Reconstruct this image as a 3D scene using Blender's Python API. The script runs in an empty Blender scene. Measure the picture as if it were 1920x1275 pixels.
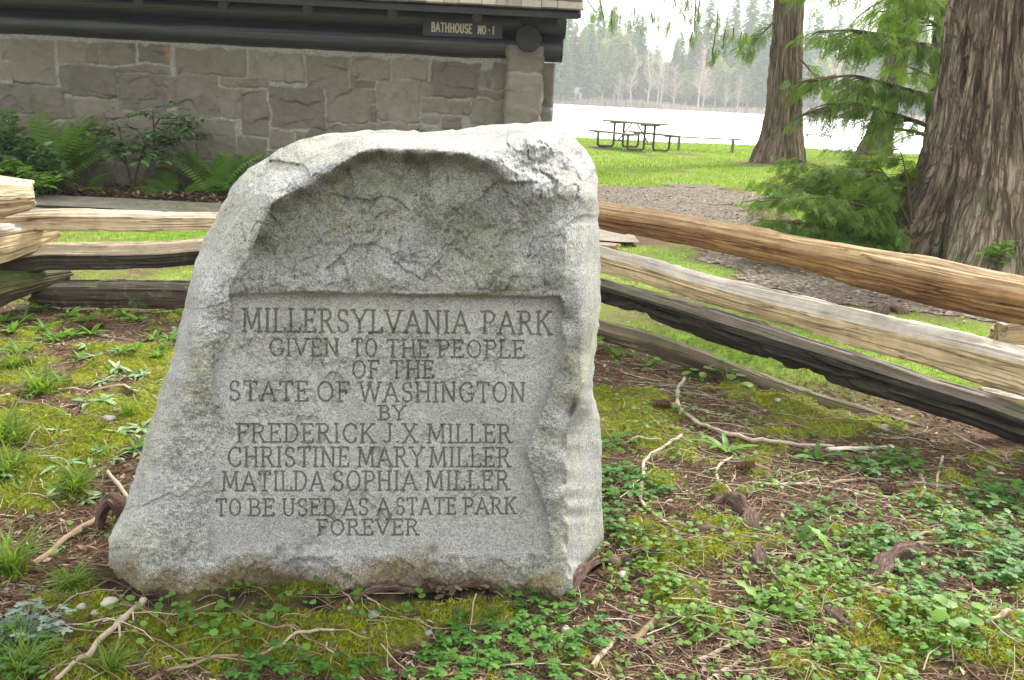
import bpy, math, random
import numpy as np
from mathutils import Matrix, Vector

random.seed(11)
rng = np.random.default_rng(11)
S = bpy.context.scene
C = S.collection

# ------------------------------------------------------------------ camera
PW, PH, F = 1920.0, 1275.0, 1800.0
EYE = 1.40
PITCH, ROLL = math.radians(14.42), math.radians(2.9)
cam = bpy.data.cameras.new('camera')
cam.sensor_fit = 'HORIZONTAL'
cam.sensor_width = 36.0
cam.lens = 36.0 * F / PW
cam.clip_start, cam.clip_end = 0.05, 2000.0
cam_o = bpy.data.objects.new('camera', cam)
C.objects.link(cam_o)
RM = Matrix.Rotation(math.radians(90) - PITCH, 4, 'X') @ Matrix.Rotation(ROLL, 4, 'Z')
cam_o.matrix_world = Matrix.Translation((0, 0, EYE)) @ RM
S.camera = cam_o
RN = np.array(RM.to_3x3())

# ------------------------------------------------------------------ light
SUN_EL, SUN_AZ = math.radians(48), math.radians(38)      # azimuth from +Y towards +X
world = bpy.data.worlds.new('World')
S.world = world
world.use_nodes = True
wn = world.node_tree
wn.nodes.clear()
wo = wn.nodes.new('ShaderNodeOutputWorld')
wb = wn.nodes.new('ShaderNodeBackground')
ws = wn.nodes.new('ShaderNodeTexSky')
ws.sky_type = 'NISHITA'
ws.sun_disc = False
ws.sun_elevation = SUN_EL
ws.sun_rotation = SUN_AZ
ws.dust_density = 3.0
wm = wn.nodes.new('ShaderNodeMix')
wm.data_type = 'RGBA'
wm.inputs[0].default_value = 0.72                          # thin bright cloud over the blue
wm.inputs[7].default_value = (9.0, 9.0, 8.8, 1)
wn.links.new(ws.outputs[0], wm.inputs[6])
wn.links.new(wm.outputs[2], wb.inputs[0])
wb.inputs[1].default_value = 0.11
wn.links.new(wb.outputs[0], wo.inputs[0])
sun = bpy.data.lights.new('sun', 'SUN')
sun.energy = 3.0
sun.angle = math.radians(9.0)
sun.color = (1.0, 0.95, 0.86)
sun_o = bpy.data.objects.new('sun', sun)
C.objects.link(sun_o)
sd = Vector((math.sin(SUN_AZ) * math.cos(SUN_EL), math.cos(SUN_AZ) * math.cos(SUN_EL), math.sin(SUN_EL)))
sun_o.rotation_euler = sd.to_track_quat('Z', 'Y').to_euler()
S.view_settings.view_transform = 'Standard'
S.view_settings.look = 'None'
S.view_settings.gamma = 1.0
S.view_settings.use_curve_mapping = False
S.view_settings.exposure = 1.45
S.render.engine = 'CYCLES'
S.cycles.max_bounces = 6
S.cycles.diffuse_bounces = 3
S.cycles.glossy_bounces = 2
S.cycles.transmission_bounces = 3
S.cycles.use_denoising = True
S.cycles.sample_clamp_indirect = 6.0

# ------------------------------------------------------------------ picture <-> place
def rays(px, py):
    px, py = np.broadcast_arrays(np.asarray(px, float), np.asarray(py, float))
    d = np.stack([(px - PW / 2) / F, -(py - PH / 2) / F, -np.ones_like(px)], -1)
    return d @ RN.T
def on_z(px, py, z=0.0):
    d = rays(px, py)
    t = (z - EYE) / d[..., 2]
    return d * t[..., None] + np.array([0, 0, EYE])
def on_y(px, py, Y):
    d = rays(px, py)
    t = np.asarray(Y, float) / d[..., 1]
    return d * t[..., None] + np.array([0, 0, EYE])
def proj(P):
    q = (np.asarray(P) - np.array([0, 0, EYE])) @ RN
    return np.stack([PW / 2 + F * q[..., 0] / -q[..., 2], PH / 2 - F * q[..., 1] / -q[..., 2]], -1)

# ------------------------------------------------------------------ noise
def _hash(ix, iy, iz, seed):
    h = (ix.astype(np.int64) * 374761393 + iy.astype(np.int64) * 668265263 + iz.astype(np.int64) * 2147483647 + seed * 1274126177) & 0xFFFFFFFF
    h = ((h ^ (h >> 13)) * 1274126177) & 0xFFFFFFFF
    h = ((h ^ (h >> 16)) * 2246822519) & 0xFFFFFFFF
    return ((h ^ (h >> 15)) & 0xFFFFFF) / float(0xFFFFFF)
def noise(x, y, z=0.0, seed=0):
    x, y, z = np.broadcast_arrays(np.asarray(x, float), np.asarray(y, float), np.asarray(z, float))
    ix, iy, iz = np.floor(x), np.floor(y), np.floor(z)
    fx, fy, fz = x - ix, y - iy, z - iz
    u, v, w = fx*fx*(3-2*fx), fy*fy*(3-2*fy), fz*fz*(3-2*fz)
    flat = not np.any(fz)
    def c(a, b, d): return _hash(ix + a, iy + b, iz + d, seed)
    def pl(d):
        return (c(0,0,d)*(1-u) + c(1,0,d)*u)*(1-v) + (c(0,1,d)*(1-u) + c(1,1,d)*u)*v
    r = pl(0) if flat else pl(0)*(1-w) + pl(1)*w
    return r * 2 - 1
def fbm(x, y, z=0.0, seed=0, n=4, gain=0.5):
    x, y, z = np.asarray(x, float), np.asarray(y, float), np.asarray(z, float)
    s, a, f = 0.0, 1.0, 1.0
    for i in range(n):
        s = s + a * noise(x*f, y*f, z*f, seed + i*17)
        a *= gain; f *= 2.03
    return s
def facets(x, y, seed=0):
    """chipped planes: each nearest cell has its own tilt"""
    ix, iy = np.floor(x), np.floor(y); best = np.full(np.shape(x), 9.0); out = np.zeros(np.shape(x)); z0 = np.zeros(np.shape(x))
    for a in (-1, 0, 1):
        for b in (-1, 0, 1):
            cx, cy = ix+a, iy+b
            dx = x-(cx+_hash(cx, cy, z0, seed)); dy = y-(cy+_hash(cx, cy, z0, seed+1)); d = dx*dx+dy*dy
            v = (_hash(cx, cy, z0, seed+2)-.5)*1.6*dx + (_hash(cx, cy, z0, seed+3)-.5)*1.6*dy + (_hash(cx, cy, z0, seed+4)-.5)*.7
            m = d < best; best = np.where(m, d, best); out = np.where(m, v, out)
    return out
def sst(a, b, x):
    t = np.clip((x - a) / (b - a), 0, 1)
    return t*t*(3-2*t)
def inside(px, py, poly):
    poly = np.asarray(poly, float)
    r = np.zeros(np.shape(px), bool)
    n = len(poly)
    for i in range(n):
        x0, y0 = poly[i]; x1, y1 = poly[(i+1) % n]
        if y0 == y1: continue
        c = ((y0 > py) != (y1 > py)) & (px < (x1-x0)*(py-y0)/(y1-y0) + x0)
        r ^= c
    return r
def seg_dist(px, py, pts, closed=False):
    """distance to a polyline and the nearest point on it"""
    pts = np.asarray(pts, float)
    best = np.full(np.shape(px), 1e9); nx = np.zeros(np.shape(px)); ny = np.zeros(np.shape(px))
    n = len(pts)
    for i in range(n if closed else n-1):
        x0, y0 = pts[i]; x1, y1 = pts[(i+1) % n]
        dx, dy = x1-x0, y1-y0
        t = np.clip(((px-x0)*dx + (py-y0)*dy) / (dx*dx+dy*dy+1e-12), 0, 1)
        qx, qy = x0+t*dx, y0+t*dy
        d = np.hypot(px-qx, py-qy)
        m = d < best
        best = np.where(m, d, best); nx = np.where(m, qx, nx); ny = np.where(m, qy, ny)
    return best, nx, ny

# ------------------------------------------------------------------ objects
def tag(o, label=None, cat=None, group=None, kind=None):
    if label: o['label'] = label
    if cat: o['category'] = cat
    if group: o['group'] = group
    if kind: o['kind'] = kind
    return o
def empty(name, loc=(0, 0, 0), rz=0.0):
    o = bpy.data.objects.new(name, None)
    o.empty_display_size = 0.1
    C.objects.link(o); o.location = loc; o.rotation_euler = (0, 0, rz)
    return o
def mesh(name, V, faces, mat=None, parent=None, smooth=True, uv=None, attrs=None, mats=None, mat_idx=None):
    """faces: an array (n,3|4) or a list of such; uv per vertex; attrs {name: per-vertex float}"""
    V = np.asarray(V, np.float32).reshape(-1, 3)
    if not isinstance(faces, (list, tuple)) or np.isscalar(faces[0][0]): faces = [np.asarray(faces)]
    faces = [np.asarray(f, np.int32) for f in faces if len(f)]
    me = bpy.data.meshes.new(name)
    loops = np.concatenate([f.ravel() for f in faces])
    tot = np.concatenate([np.full(len(f), f.shape[1], np.int32) for f in faces])
    st = np.concatenate([[0], np.cumsum(tot)[:-1]]).astype(np.int32)
    me.vertices.add(len(V)); me.vertices.foreach_set('co', V.ravel())
    me.loops.add(len(loops)); me.loops.foreach_set('vertex_index', loops)
    me.polygons.add(len(tot)); me.polygons.foreach_set('loop_start', st)
    me.polygons.foreach_set('use_smooth', np.full(len(tot), bool(smooth)))
    if uv is not None:
        l = me.uv_layers.new(name='UVMap')
        l.data.foreach_set('uv', np.asarray(uv, np.float32)[loops].ravel())
    for k, a in (attrs or {}).items():
        at = me.attributes.new(k, 'FLOAT', 'POINT')
        at.data.foreach_set('value', np.asarray(a, np.float32).ravel())
    for m in (mats or ([mat] if mat else [])): me.materials.append(m)
    if mat_idx is not None: me.polygons.foreach_set('material_index', np.asarray(mat_idx, np.int32))
    me.update(calc_edges=True)
    me.validate()
    o = bpy.data.objects.new(name, me)
    C.objects.link(o)
    if parent: o.parent = parent
    return o
class MB:
    """collects pieces into ONE mesh"""
    def __init__(s): s.V, s.T, s.Q, s.n, s.tone, s.uv = [], [], [], 0, [], []
    def add(s, V, faces, tone=0.5, uv=None):
        V = np.asarray(V, float).reshape(-1, 3)
        f = np.asarray(faces, int)
        (s.T if f.shape[1] == 3 else s.Q).append(f + s.n)
        s.V.append(V); s.n += len(V)
        s.tone.append(np.broadcast_to(np.asarray(tone, float), (len(V),)))
        s.uv.append(np.zeros((len(V), 2)) if uv is None else np.asarray(uv, float))
    def build(s, name, mat=None, parent=None, smooth=True, off=(0, 0, 0)):
        f = []
        if s.T: f.append(np.concatenate(s.T))
        if s.Q: f.append(np.concatenate(s.Q))
        return mesh(name, np.concatenate(s.V) - np.asarray(off, float), f, mat, parent, smooth, np.concatenate(s.uv), {'tone': np.concatenate(s.tone)})
    def box(s, c, size, rot=None, tone=0.5):
        x, y, z = np.asarray(size, float) / 2
        V = np.array([[-x,-y,-z],[x,-y,-z],[x,y,-z],[-x,y,-z],[-x,-y,z],[x,-y,z],[x,y,z],[-x,y,z]])
        if rot is not None: V = V @ np.asarray(rot).T
        s.add(V + np.asarray(c, float), [[0,3,2,1],[4,5,6,7],[0,1,5,4],[1,2,6,5],[2,3,7,6],[3,0,4,7]], tone)
    def tube(s, P, r, k=6, tone=0.5, cap=True, squash=None, rough=0.0, seed=0):
        P = np.asarray(P, float); n = len(P)
        r = np.broadcast_to(np.asarray(r, float), (n,))
        T = np.gradient(P, axis=0); T /= np.linalg.norm(T, axis=1)[:, None] + 1e-9
        up = np.eye(3)[[2, 1, 0]][int(np.argmin(np.round(np.abs(T).max(0)[[2, 1, 0]], 2)))] if np.abs(T[:, 2]).max() > .93 else np.array([0, 0, 1.0])
        A = np.cross(T, up); A /= np.linalg.norm(A, axis=1)[:, None] + 1e-9
        B = np.cross(A, T)
        a = np.arange(k) / k * 2 * math.pi
        L = np.concatenate([[0], np.cumsum(np.linalg.norm(np.diff(P, axis=0), axis=1))])
        rr = r[:, None] * np.ones(k)
        if rough: rr = rr * (1 + rough * fbm(np.cos(a)[None]*1.3+seed, np.sin(a)[None]*1.3+seed*.7, (L/ (r.mean()*3+1e-9))[:, None], seed, 3))
        V = P[:, None] + rr[..., None] * (np.cos(a)[None, :, None]*A[:, None] + np.sin(a)[None, :, None]*B[:, None]*(squash or 1))
        i = np.arange(n-1)[:, None]*k; j = np.arange(k)[None]; j2 = (j+1) % k
        Q = np.stack([i+j, i+j2, i+k+j2, i+k+j], -1).reshape(-1, 4)
        uv = np.stack(np.broadcast_arrays(L[:, None], (np.abs(a-math.pi)/math.pi*r.mean()*3)[None]), -1).reshape(-1, 2)
        s.add(V.reshape(-1, 3), Q, tone, uv)
        if cap:
            for e, fl in ((0, 1), (n-1, 0)):
                W = np.concatenate([V[e], P[e][None]])
                t = np.array([[m, (m+1) % k, k] if not fl else [(m+1) % k, m, k] for m in range(k)])
                s.add(W, t, tone, np.concatenate([np.stack([np.full(k, L[e]), a*r[e]], -1), [[L[e], 0]]]))
    def stamp(s, TV, TF, pos, R, scale, tone):
        """many copies of one template: pos (n,3), R (n,3,3), scale (n,) or (n,3), tone (n,)"""
        TV = np.asarray(TV, float); TF = np.asarray(TF, int); n = len(pos)
        if n == 0: return
        sc = np.asarray(scale, float)
        L = TV[None] * (sc[:, None, None] if sc.ndim == 1 else sc[:, None, :])
        V = np.einsum('nij,nkj->nki', R, L) + np.asarray(pos)[:, None]
        f = (TF[None] + (np.arange(n)*len(TV))[:, None, None]).reshape(-1, TF.shape[1])
        s.add(V.reshape(-1, 3), f, np.repeat(np.asarray(tone, float), len(TV)))
def rot_zt(az, tilt, spin=None):
    """frames whose X axis points to azimuth az and rises by tilt; (n,3,3)"""
    az, tilt = np.broadcast_arrays(np.asarray(az, float), np.asarray(tilt, float))
    ca, sa, ct, st = np.cos(az), np.sin(az), np.cos(tilt), np.sin(tilt)
    X = np.stack([ca*ct, sa*ct, st], -1); Y = np.stack([-sa, ca, 0*sa], -1)
    Z = np.cross(X, Y)
    if spin is not None:
        c, q = np.cos(spin)[..., None], np.sin(spin)[..., None]
        Y, Z = Y*c + Z*q, Z*c - Y*q
    return np.stack([X, Y, Z], -1)
def copy_tree(o, parent=None):
    c = o.copy(); C.objects.link(c)
    if parent: c.parent = parent
    for ch in list(o.children): copy_tree(ch, c)
    return c

# ------------------------------------------------------------------ materials
class NT:
    def __init__(s, name):
        s.m = bpy.data.materials.new(name); s.m.use_nodes = True
        s.t = s.m.node_tree; s.t.nodes.clear()
        s.out = s.t.nodes.new('ShaderNodeOutputMaterial')
    def n(s, typ, ins=None, **kw):
        d = s.t.nodes.new('ShaderNode' + typ)
        for k, v in kw.items(): setattr(d, k, v)
        for k, v in (ins or {}).items(): s.set(d.inputs[k], v)
        return d
    def set(s, sock, v):
        if hasattr(v, 'is_linked'): s.t.links.new(v, sock)
        elif isinstance(v, tuple) and len(v) == 3 and sock.type == 'RGBA': sock.default_value = (*v, 1)
        else: sock.default_value = v
    def coord(s, kind='Object', scale=(1, 1, 1)):
        c = s.n('TexCoord')
        return s.n('Mapping', {0: c.outputs[kind], 3: scale}).outputs[0]
    def noise(s, vec, scale, detail=4, rough=.55, dist=0.0):
        return s.n('TexNoise', {'Vector': vec, 'Scale': scale, 'Detail': detail, 'Roughness': rough, 'Distortion': dist}).outputs[0]
    def ramp(s, fac, stops, interp='LINEAR'):
        r = s.n('ValToRGB', {0: fac}); e = r.color_ramp.elements; r.color_ramp.interpolation = interp
        while len(e) < len(stops): e.new(0.5)
        for q, (p, c) in zip(e, stops):
            q.position = p; q.color = (*c, 1) if isinstance(c, tuple) else (c, c, c, 1)
        return r.outputs[0]
    def mix(s, f, a, b, blend='MIX'):
        d = s.n('Mix', data_type='RGBA', blend_type=blend)
        s.set(d.inputs[0], f); s.set(d.inputs[6], a); s.set(d.inputs[7], b)
        return d.outputs[2]
    def math(s, op, a, b=0.0, clamp=False):
        d = s.n('Math', {0: a, 1: b}, operation=op); d.use_clamp = clamp
        return d.outputs[0]
    def attr(s, name): return s.n('Attribute', attribute_name=name).outputs['Fac']
    def bump(s, h, strength=.5, dist=.01): return s.n('Bump', {'Height': h, 'Strength': strength, 'Distance': dist}).outputs[0]
    def bsdf(s, col, rough=.8, normal=None, spec=.3, **kw):
        d = s.n('BsdfPrincipled')
        s.set(d.inputs['Base Color'], col); s.set(d.inputs['Roughness'], rough); s.set(d.inputs['Specular IOR Level'], spec)
        if normal is not None: s.set(d.inputs['Normal'], normal)
        for k, v in kw.items(): s.set(d.inputs[k], v)
        s.t.links.new(d.outputs[0], s.out.inputs[0])
        return d
def m_leaf(name, c0, c1, trans=.45, rough=.5, spec=.35):
    k = NT(name)
    t = k.attr('tone')
    col = k.mix(t, c0, c1)
    v = k.noise(k.coord(), 9, 2)
    col = k.mix(k.math('MULTIPLY', v, .5), col, (c0[0]*.6, c0[1]*.6, c0[2]*.6))
    b = k.bsdf(col, rough, None, spec)
    tr = k.n('BsdfTranslucent'); k.set(tr.inputs[0], k.mix(.5, col, (c1[0]*1.3, c1[1]*1.35, c1[2]*.6)))
    ms = k.n('MixShader'); k.set(ms.inputs[0], trans)
    k.t.links.new(b.outputs[0], ms.inputs[1]); k.t.links.new(tr.outputs[0], ms.inputs[2])
    k.t.links.new(ms.outputs[0], k.out.inputs[0])
    return k.m
def m_simple(name, c0, c1, scale=20, rough=.8, bump=.3, spec=.3, metal=0.0):
    k = NT(name); v = k.coord()
    f = k.noise(v, scale, 5)
    k.bsdf(k.mix(f, c0, c1), rough, k.bump(f, bump, .004), spec, Metallic=metal)
    return k.m
def m_tone(name, c0, c1, c2, rough=.85, spec=.2, scale=40):
    k = NT(name)
    col = k.ramp(k.attr('tone'), [(0, c0), (.5, c1), (1, c2)])
    f = k.noise(k.coord(), scale, 4)
    col = k.mix(.55, col, k.ramp(f, [(.25, .35), (.75, 1.0)]), 'MULTIPLY')
    k.bsdf(col, rough, k.bump(f, .5, .002), spec)
    return k.m
def m_granite(name, dark=1.0):
    k = NT(name); v = k.coord()
    vo = k.n('TexVoronoi', {'Vector': v, 'Scale': 430.0, 'Randomness': 1.0}).outputs['Color']
    g1 = k.n('SeparateColor', {0: vo}).outputs[0]
    col = k.ramp(g1, [(0.0, .11), (.16, .16), (.28, .29), (.6, .37), (.85, .44), (1.0, .50)])
    vo2 = k.n('TexVoronoi', {'Vector': v, 'Scale': 140.0}).outputs['Color']
    g2 = k.n('SeparateColor', {0: vo2}).outputs[1]
    col = k.mix(.55, col, k.ramp(g2, [(0, .62), (.3, .9), (.8, 1.0), (1, 1.1)]), 'MULTIPLY')
    big = k.noise(v, 3.2, 6, .6)
    col = k.mix(.8, col, k.ramp(k.noise(k.n('Mapping', {0: v, 1: (7.7, 2.2, 1.1)}).outputs[0], 6.5, 7, .65), [(.32, .72), (.5, 1.0), (.68, 1.16)]), 'MULTIPLY')
    col = k.mix(k.math('MULTIPLY', k.attr('clean'), .22), col, (.335, .335, .325))
    dirt = k.math('SUBTRACT', 1.0, k.math('MULTIPLY', k.attr('clean'), .72))
    col = k.mix(k.math('MULTIPLY', dirt, k.ramp(big, [(.45, 0.0), (.68, .6)])), col, k.mix(1.0, col, (.97, .98, .66), 'MULTIPLY'))
    alg = k.noise(v, 7.0, 8, .72, .6)
    col = k.mix(k.math('MULTIPLY', dirt, k.ramp(alg, [(.52, 0.0), (.66, .6)])), col, k.mix(1.0, col, (.45, .47, .36), 'MULTIPLY'))
    lic = k.noise(k.n('Mapping', {0: v, 1: (3.1, 1.7, .4)}).outputs[0], 5.0, 9, .75, .4)
    col = k.mix(k.math('MULTIPLY', dirt, k.ramp(lic, [(.57, 0.0), (.66, .6)])), col, (.42, .43, .28))
    st = k.attr('stain')          # soil brown at the foot
    col = k.mix(k.math('MULTIPLY', st, k.ramp(alg, [(.3, .55), (.6, 1.0)])), col, k.mix(1.0, col, (.60, .47, .28), 'MULTIPLY'))
    col = k.mix(1.0, col, (.98, .975, .945), 'MULTIPLY')
    da = k.attr('shade_algae')          # painted shade under crest, ledge and foot, with algae on the rims
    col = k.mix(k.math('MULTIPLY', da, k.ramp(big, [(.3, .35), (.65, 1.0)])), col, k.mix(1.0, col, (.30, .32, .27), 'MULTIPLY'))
    if dark < 1: col = k.mix(1.0, col, (dark, dark*1.02, dark*.9), 'MULTIPLY')
    h = k.math('ADD', k.noise(v, 130, 6, .7), k.math('MULTIPLY', k.noise(v, 34, 4, .6), 1.2))
    k.bsdf(col, .82, k.bump(h, .75, .004), .3)
    return k.m
def m_wood(name, light, mid, dark, streak=1.0, moss=0.0, lichen=0.0, gloss=.7, top=None):
    """grain runs along U (metres); V runs round the rail"""
    k = NT(name)
    uv = k.n('TexCoord').outputs['UV']
    a = k.n('Mapping', {0: uv, 3: (1.6, 55, 1)}).outputs[0]
    g = k.noise(a, 1.0, 8, .62, .25)
    b = k.n('Mapping', {0: uv, 3: (.9, 9, 1)}).outputs[0]
    g2 = k.noise(b, 1.0, 4, .6, .6)
    c = k.n('Mapping', {0: uv, 3: (1.1, 120, 1)}).outputs[0]
    ck = k.noise(c, 1.0, 3, .5)
    col = k.mix(k.ramp(g, [(.38, 0.0), (.62, 1.0)]), mid, light)
    col = k.mix(k.math('MULTIPLY', k.ramp(g2, [(.46, 0.0), (.64, 1.0)]), .85*streak), col, dark)
    ckl = k.noise(k.n('Mapping', {0: uv, 1: (3.3, 1.1, 0), 3: (1.3, 38, 1)}).outputs[0], 1.0, 3, .5, .5)
    ln = k.ramp(k.math('ABSOLUTE', k.math('SUBTRACT', ckl, .5)), [(.004, .9), (.022, 0.0)])
    col = k.mix(k.ramp(ck, [(.28, .85), (.36, 0.0)]), col, (dark[0]*.35, dark[1]*.35, dark[2]*.35))
    col = k.mix(ln, col, (dark[0]*.4, dark[1]*.4, dark[2]*.4))
    v = k.coord()
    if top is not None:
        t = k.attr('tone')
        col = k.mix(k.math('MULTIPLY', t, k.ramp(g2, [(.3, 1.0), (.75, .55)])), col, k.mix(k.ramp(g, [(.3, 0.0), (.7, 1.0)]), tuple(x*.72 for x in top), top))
    blot = k.noise(v, 7, 8, .75)
    col = k.mix(.6, col, k.ramp(blot, [(.32, .4), (.62, 1.1)]), 'MULTIPLY')
    if moss:
        ms = k.noise(v, 9, 8, .7)
        nz = k.n('SeparateXYZ', {0: k.n('NewGeometry').outputs['Normal']}).outputs[2]
        f = k.math('MULTIPLY', k.ramp(ms, [(.52-.12*moss, 0.0), (.62-.08*moss, 1.0)]), k.math('MULTIPLY', k.math('ADD', nz, .0, True), moss), True)
        col = k.mix(f, col, k.mix(k.noise(v, 60, 3), (.035, .06, .008), (.12, .17, .03)))
    if lichen:
        ls = k.noise(v, 11, 9, .75, .3)
        col = k.mix(k.math('MULTIPLY', k.ramp(ls, [(.54, 0.0), (.62, .8)]), lichen), col, k.mix(k.noise(v, 70, 3), (.05, .09, .03), (.16, .22, .1)))
    h = k.math('ADD', k.math('MULTIPLY', g, .8), k.math('MULTIPLY', k.ramp(ck, [(.28, 0.0), (.36, 1.0)]), .6))
    k.bsdf(col, gloss, k.bump(h, .9, .010), .3)
    return k.m
def m_bark(name, c0, c1, c2, fu=22, fv=1.4, moss=0.0):
    k = NT(name)
    uv = k.n('TexCoord').outputs['UV']
    a = k.n('Mapping', {0: uv, 3: (fv, fu, 1)}).outputs[0]
    g = k.noise(a, 1.0, 8, .65, .5)
    b = k.n('Mapping', {0: uv, 3: (fv*2.4, fu*3.2, 1)}).outputs[0]
    g2 = k.noise(b, 1.0, 5, .6, .3)
    f = k.math('ADD', k.math('MULTIPLY', g, .7), k.math('MULTIPLY', g2, .3))
    col = k.ramp(f, [(.40, c0), (.48, c1), (.58, c2)])
    def crack(su, sv, lo, hi, off):
        w_ = k.noise(k.n('Mapping', {0: uv, 1: (off, off*.7, 0), 3: (sv, su, 1)}).outputs[0], 1.0, 4, .55, .8)
        return k.ramp(k.math('ABSOLUTE', k.math('SUBTRACT', w_, .5)), [(lo, 0.0), (hi, 1.0)])
    c1_ = crack(fu*.9, fv*1.3, .006, .035, 1.3); c2_ = crack(fu*2.2, fv*3.0, .004, .045, 4.1)
    cr_ = k.math('MULTIPLY', c1_, k.math('ADD', k.math('MULTIPLY', c2_, .55), .45))
    col = k.mix(1.0, col, k.ramp(cr_, [(0.0, (.5, .47, .44)), (1.0, (1.0, 1.0, 1.0))]), 'MULTIPLY')
    f = k.math('ADD', k.math('MULTIPLY', f, .6), k.math('MULTIPLY', cr_, .5))
    v = k.coord()
    big = k.noise(v, 1.6, 6, .65)
    col = k.mix(k.ramp(big, [(.45, 0.0), (.7, .55)]), col, k.mix(1.0, col, (.75, .8, .78), 'MULTIPLY'))
    if moss:
        ms = k.noise(v, 5, 8, .72)
        f2 = k.math('MULTIPLY', k.ramp(ms, [(.48, 0.0), (.62, 1.0)]), k.attr('tone'), True)
        col = k.mix(k.math('MULTIPLY', f2, moss), col, k.mix(k.noise(v, 50, 3), (.04, .06, .015), (.12, .16, .06)))
    k.bsdf(col, .9, k.bump(f, 1.0, .06), .15)
    return k.m

M = {}
M['granite'] = m_granite('granite')
M['granite_cut_shade'] = m_granite('granite_cut_shade', .5)  # darker granite: groove shadow and dirt painted into the letters
M['leaf'] = m_leaf('leaf', (.06, .15, .022), (.24, .42, .08), .45, .45, .2)
M['leaf_pale'] = m_leaf('leaf_pale', (.15, .27, .11), (.40, .54, .28), .3, .4)
M['herb'] = m_leaf('herb', (.035, .11, .02), (.14, .31, .06), .45, .45, .2)
M['silver'] = m_leaf('silver', (.12, .18, .13), (.3, .38, .28), .2)
M['grass'] = m_leaf('grass', (.07, .145, .014), (.27, .39, .06), .5, .5, .2)
M['moss'] = m_leaf('moss', (.10, .14, .008), (.46, .50, .055), .35, .8, .1)
M['cedar'] = m_leaf('cedar', (.035, .09, .012), (.21, .34, .055), .5, .55, .15)
M['fern'] = m_leaf('fern', (.065, .16, .025), (.30, .50, .10), .45, .5, .2)
M['glossy'] = m_leaf('glossy', (.035, .095, .025), (.17, .30, .10), .3, .28, .5)
M['far_green'] = m_leaf('far_green', (.06, .15, .05), (.23, .38, .11), .4, .8, .1)
M['far_olive'] = m_leaf('far_olive', (.18, .22, .05), (.38, .42, .12), .4, .8, .1)
M['far_brown'] = m_tone('far_brown', (.25, .175, .13), (.42, .32, .24), (.62, .53, .43), .9, .1, 2)
M['twig'] = m_tone('twig', (.11, .06, .035), (.28, .19, .125), (.56, .47, .36), .8, .2, 60)
M['litter'] = m_tone('litter', (.05, .028, .018), (.19, .11, .07), (.55, .43, .30), .9, .15, 80)
M['root'] = m_bark('root', (.20, .12, .09), (.33, .21, .165), (.46, .33, .27), 240, 9)
M['pebble'] = m_tone('pebble', (.10, .09, .085), (.26, .25, .22), (.5, .46, .38), .7, .3, 30)
M['stem'] = m_tone('stem', (.05, .03, .018), (.10, .07, .04), (.2, .15, .1), .8, .2, 30)
M['bark_big'] = m_bark('bark_big', (.075, .054, .038), (.185, .14, .098), (.325, .262, .195), 17, 1.1, .9)
M['bark'] = m_bark('bark', (.05, .034, .022), (.17, .12, .08), (.31, .235, .165), 12, .8, .5)
M['bark_dark'] = m_bark('bark_dark', (.03, .024, .018), (.09, .07, .05), (.18, .15, .11), 9, .6, .6)

# ------------------------------------------------------------------ ground
PATH_PX = [(1000,352),(1180,350),(1300,346),(1400,352),(1440,374),(1395,392),(1430,425),(1500,452),(1600,480),(1690,506),(1780,520),(1960,528),(2100,560),(2100,640),(1930,612),(1800,600),(1650,585),(1500,560),(1400,532),(1320,495),(1250,450),(1190,418),(1130,400),(1000,392)]
pth = on_z(*np.array(PATH_PX, float).T)[:, :2]
MOSS_PX = [(370,1195,150,50),(600,1190,150,55),(690,1225,80,45),(170,1120,100,40),(235,1090,70,30),(120,835,120,45),(60,790,80,35),(200,850,70,30),(300,780,70,25),(1215,770,60,28),(1240,835,60,40),(1400,1030,70,35),(1290,1120,70,35),(1480,1160,60,30),(1330,1180,60,25),(1660,1110,60,30),(1540,1255,90,25),(90,920,90,35),(150,1075,80,25),(250,985,60,30),(1180,800,60,25),(40,700,60,25),(210,700,70,22),(1700,1190,70,25)]
mc = on_z(np.array([m[0] for m in MOSS_PX], float), np.array([m[1] for m in MOSS_PX], float))
mx = np.linalg.norm(on_z(np.array([m[0]+m[2] for m in MOSS_PX], float), np.array([m[1] for m in MOSS_PX], float)) - mc, axis=1)
my = np.linalg.norm(on_z(np.array([m[0] for m in MOSS_PX], float), np.array([m[1]-m[3] for m in MOSS_PX], float)) - mc, axis=1)
FENCE_L = on_z(np.array([-200., 1130.]), np.array([585., 640.]))[:, :2]
FENCE_R = on_z(np.array([1130., 1920.]), np.array([650., 868.]))[:, :2]
def behind_fence(x, y):
    """metres behind the fence line (positive outside the enclosure)"""
    yl = FENCE_L[0,1] + (x-FENCE_L[0,0])*(FENCE_L[1,1]-FENCE_L[0,1])/(FENCE_L[1,0]-FENCE_L[0,0])
    yr = FENCE_R[0,1] + (x-FENCE_R[0,0])*(FENCE_R[1,1]-FENCE_R[0,1])/(FENCE_R[1,0]-FENCE_R[0,0])
    return y - np.where(x < FENCE_R[0,0], yl, yr)
def path_mask(x, y):
    d, _, _ = seg_dist(x, y, pth, True)
    s = np.where(inside(x, y, pth), d, -d) + .20*fbm(x*1.3, y*1.3, 0, 5, 4) + .035*(np.asarray(y)-5)*fbm(x*1.1, y*2.2, 0, 15, 4)
    return s
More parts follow.
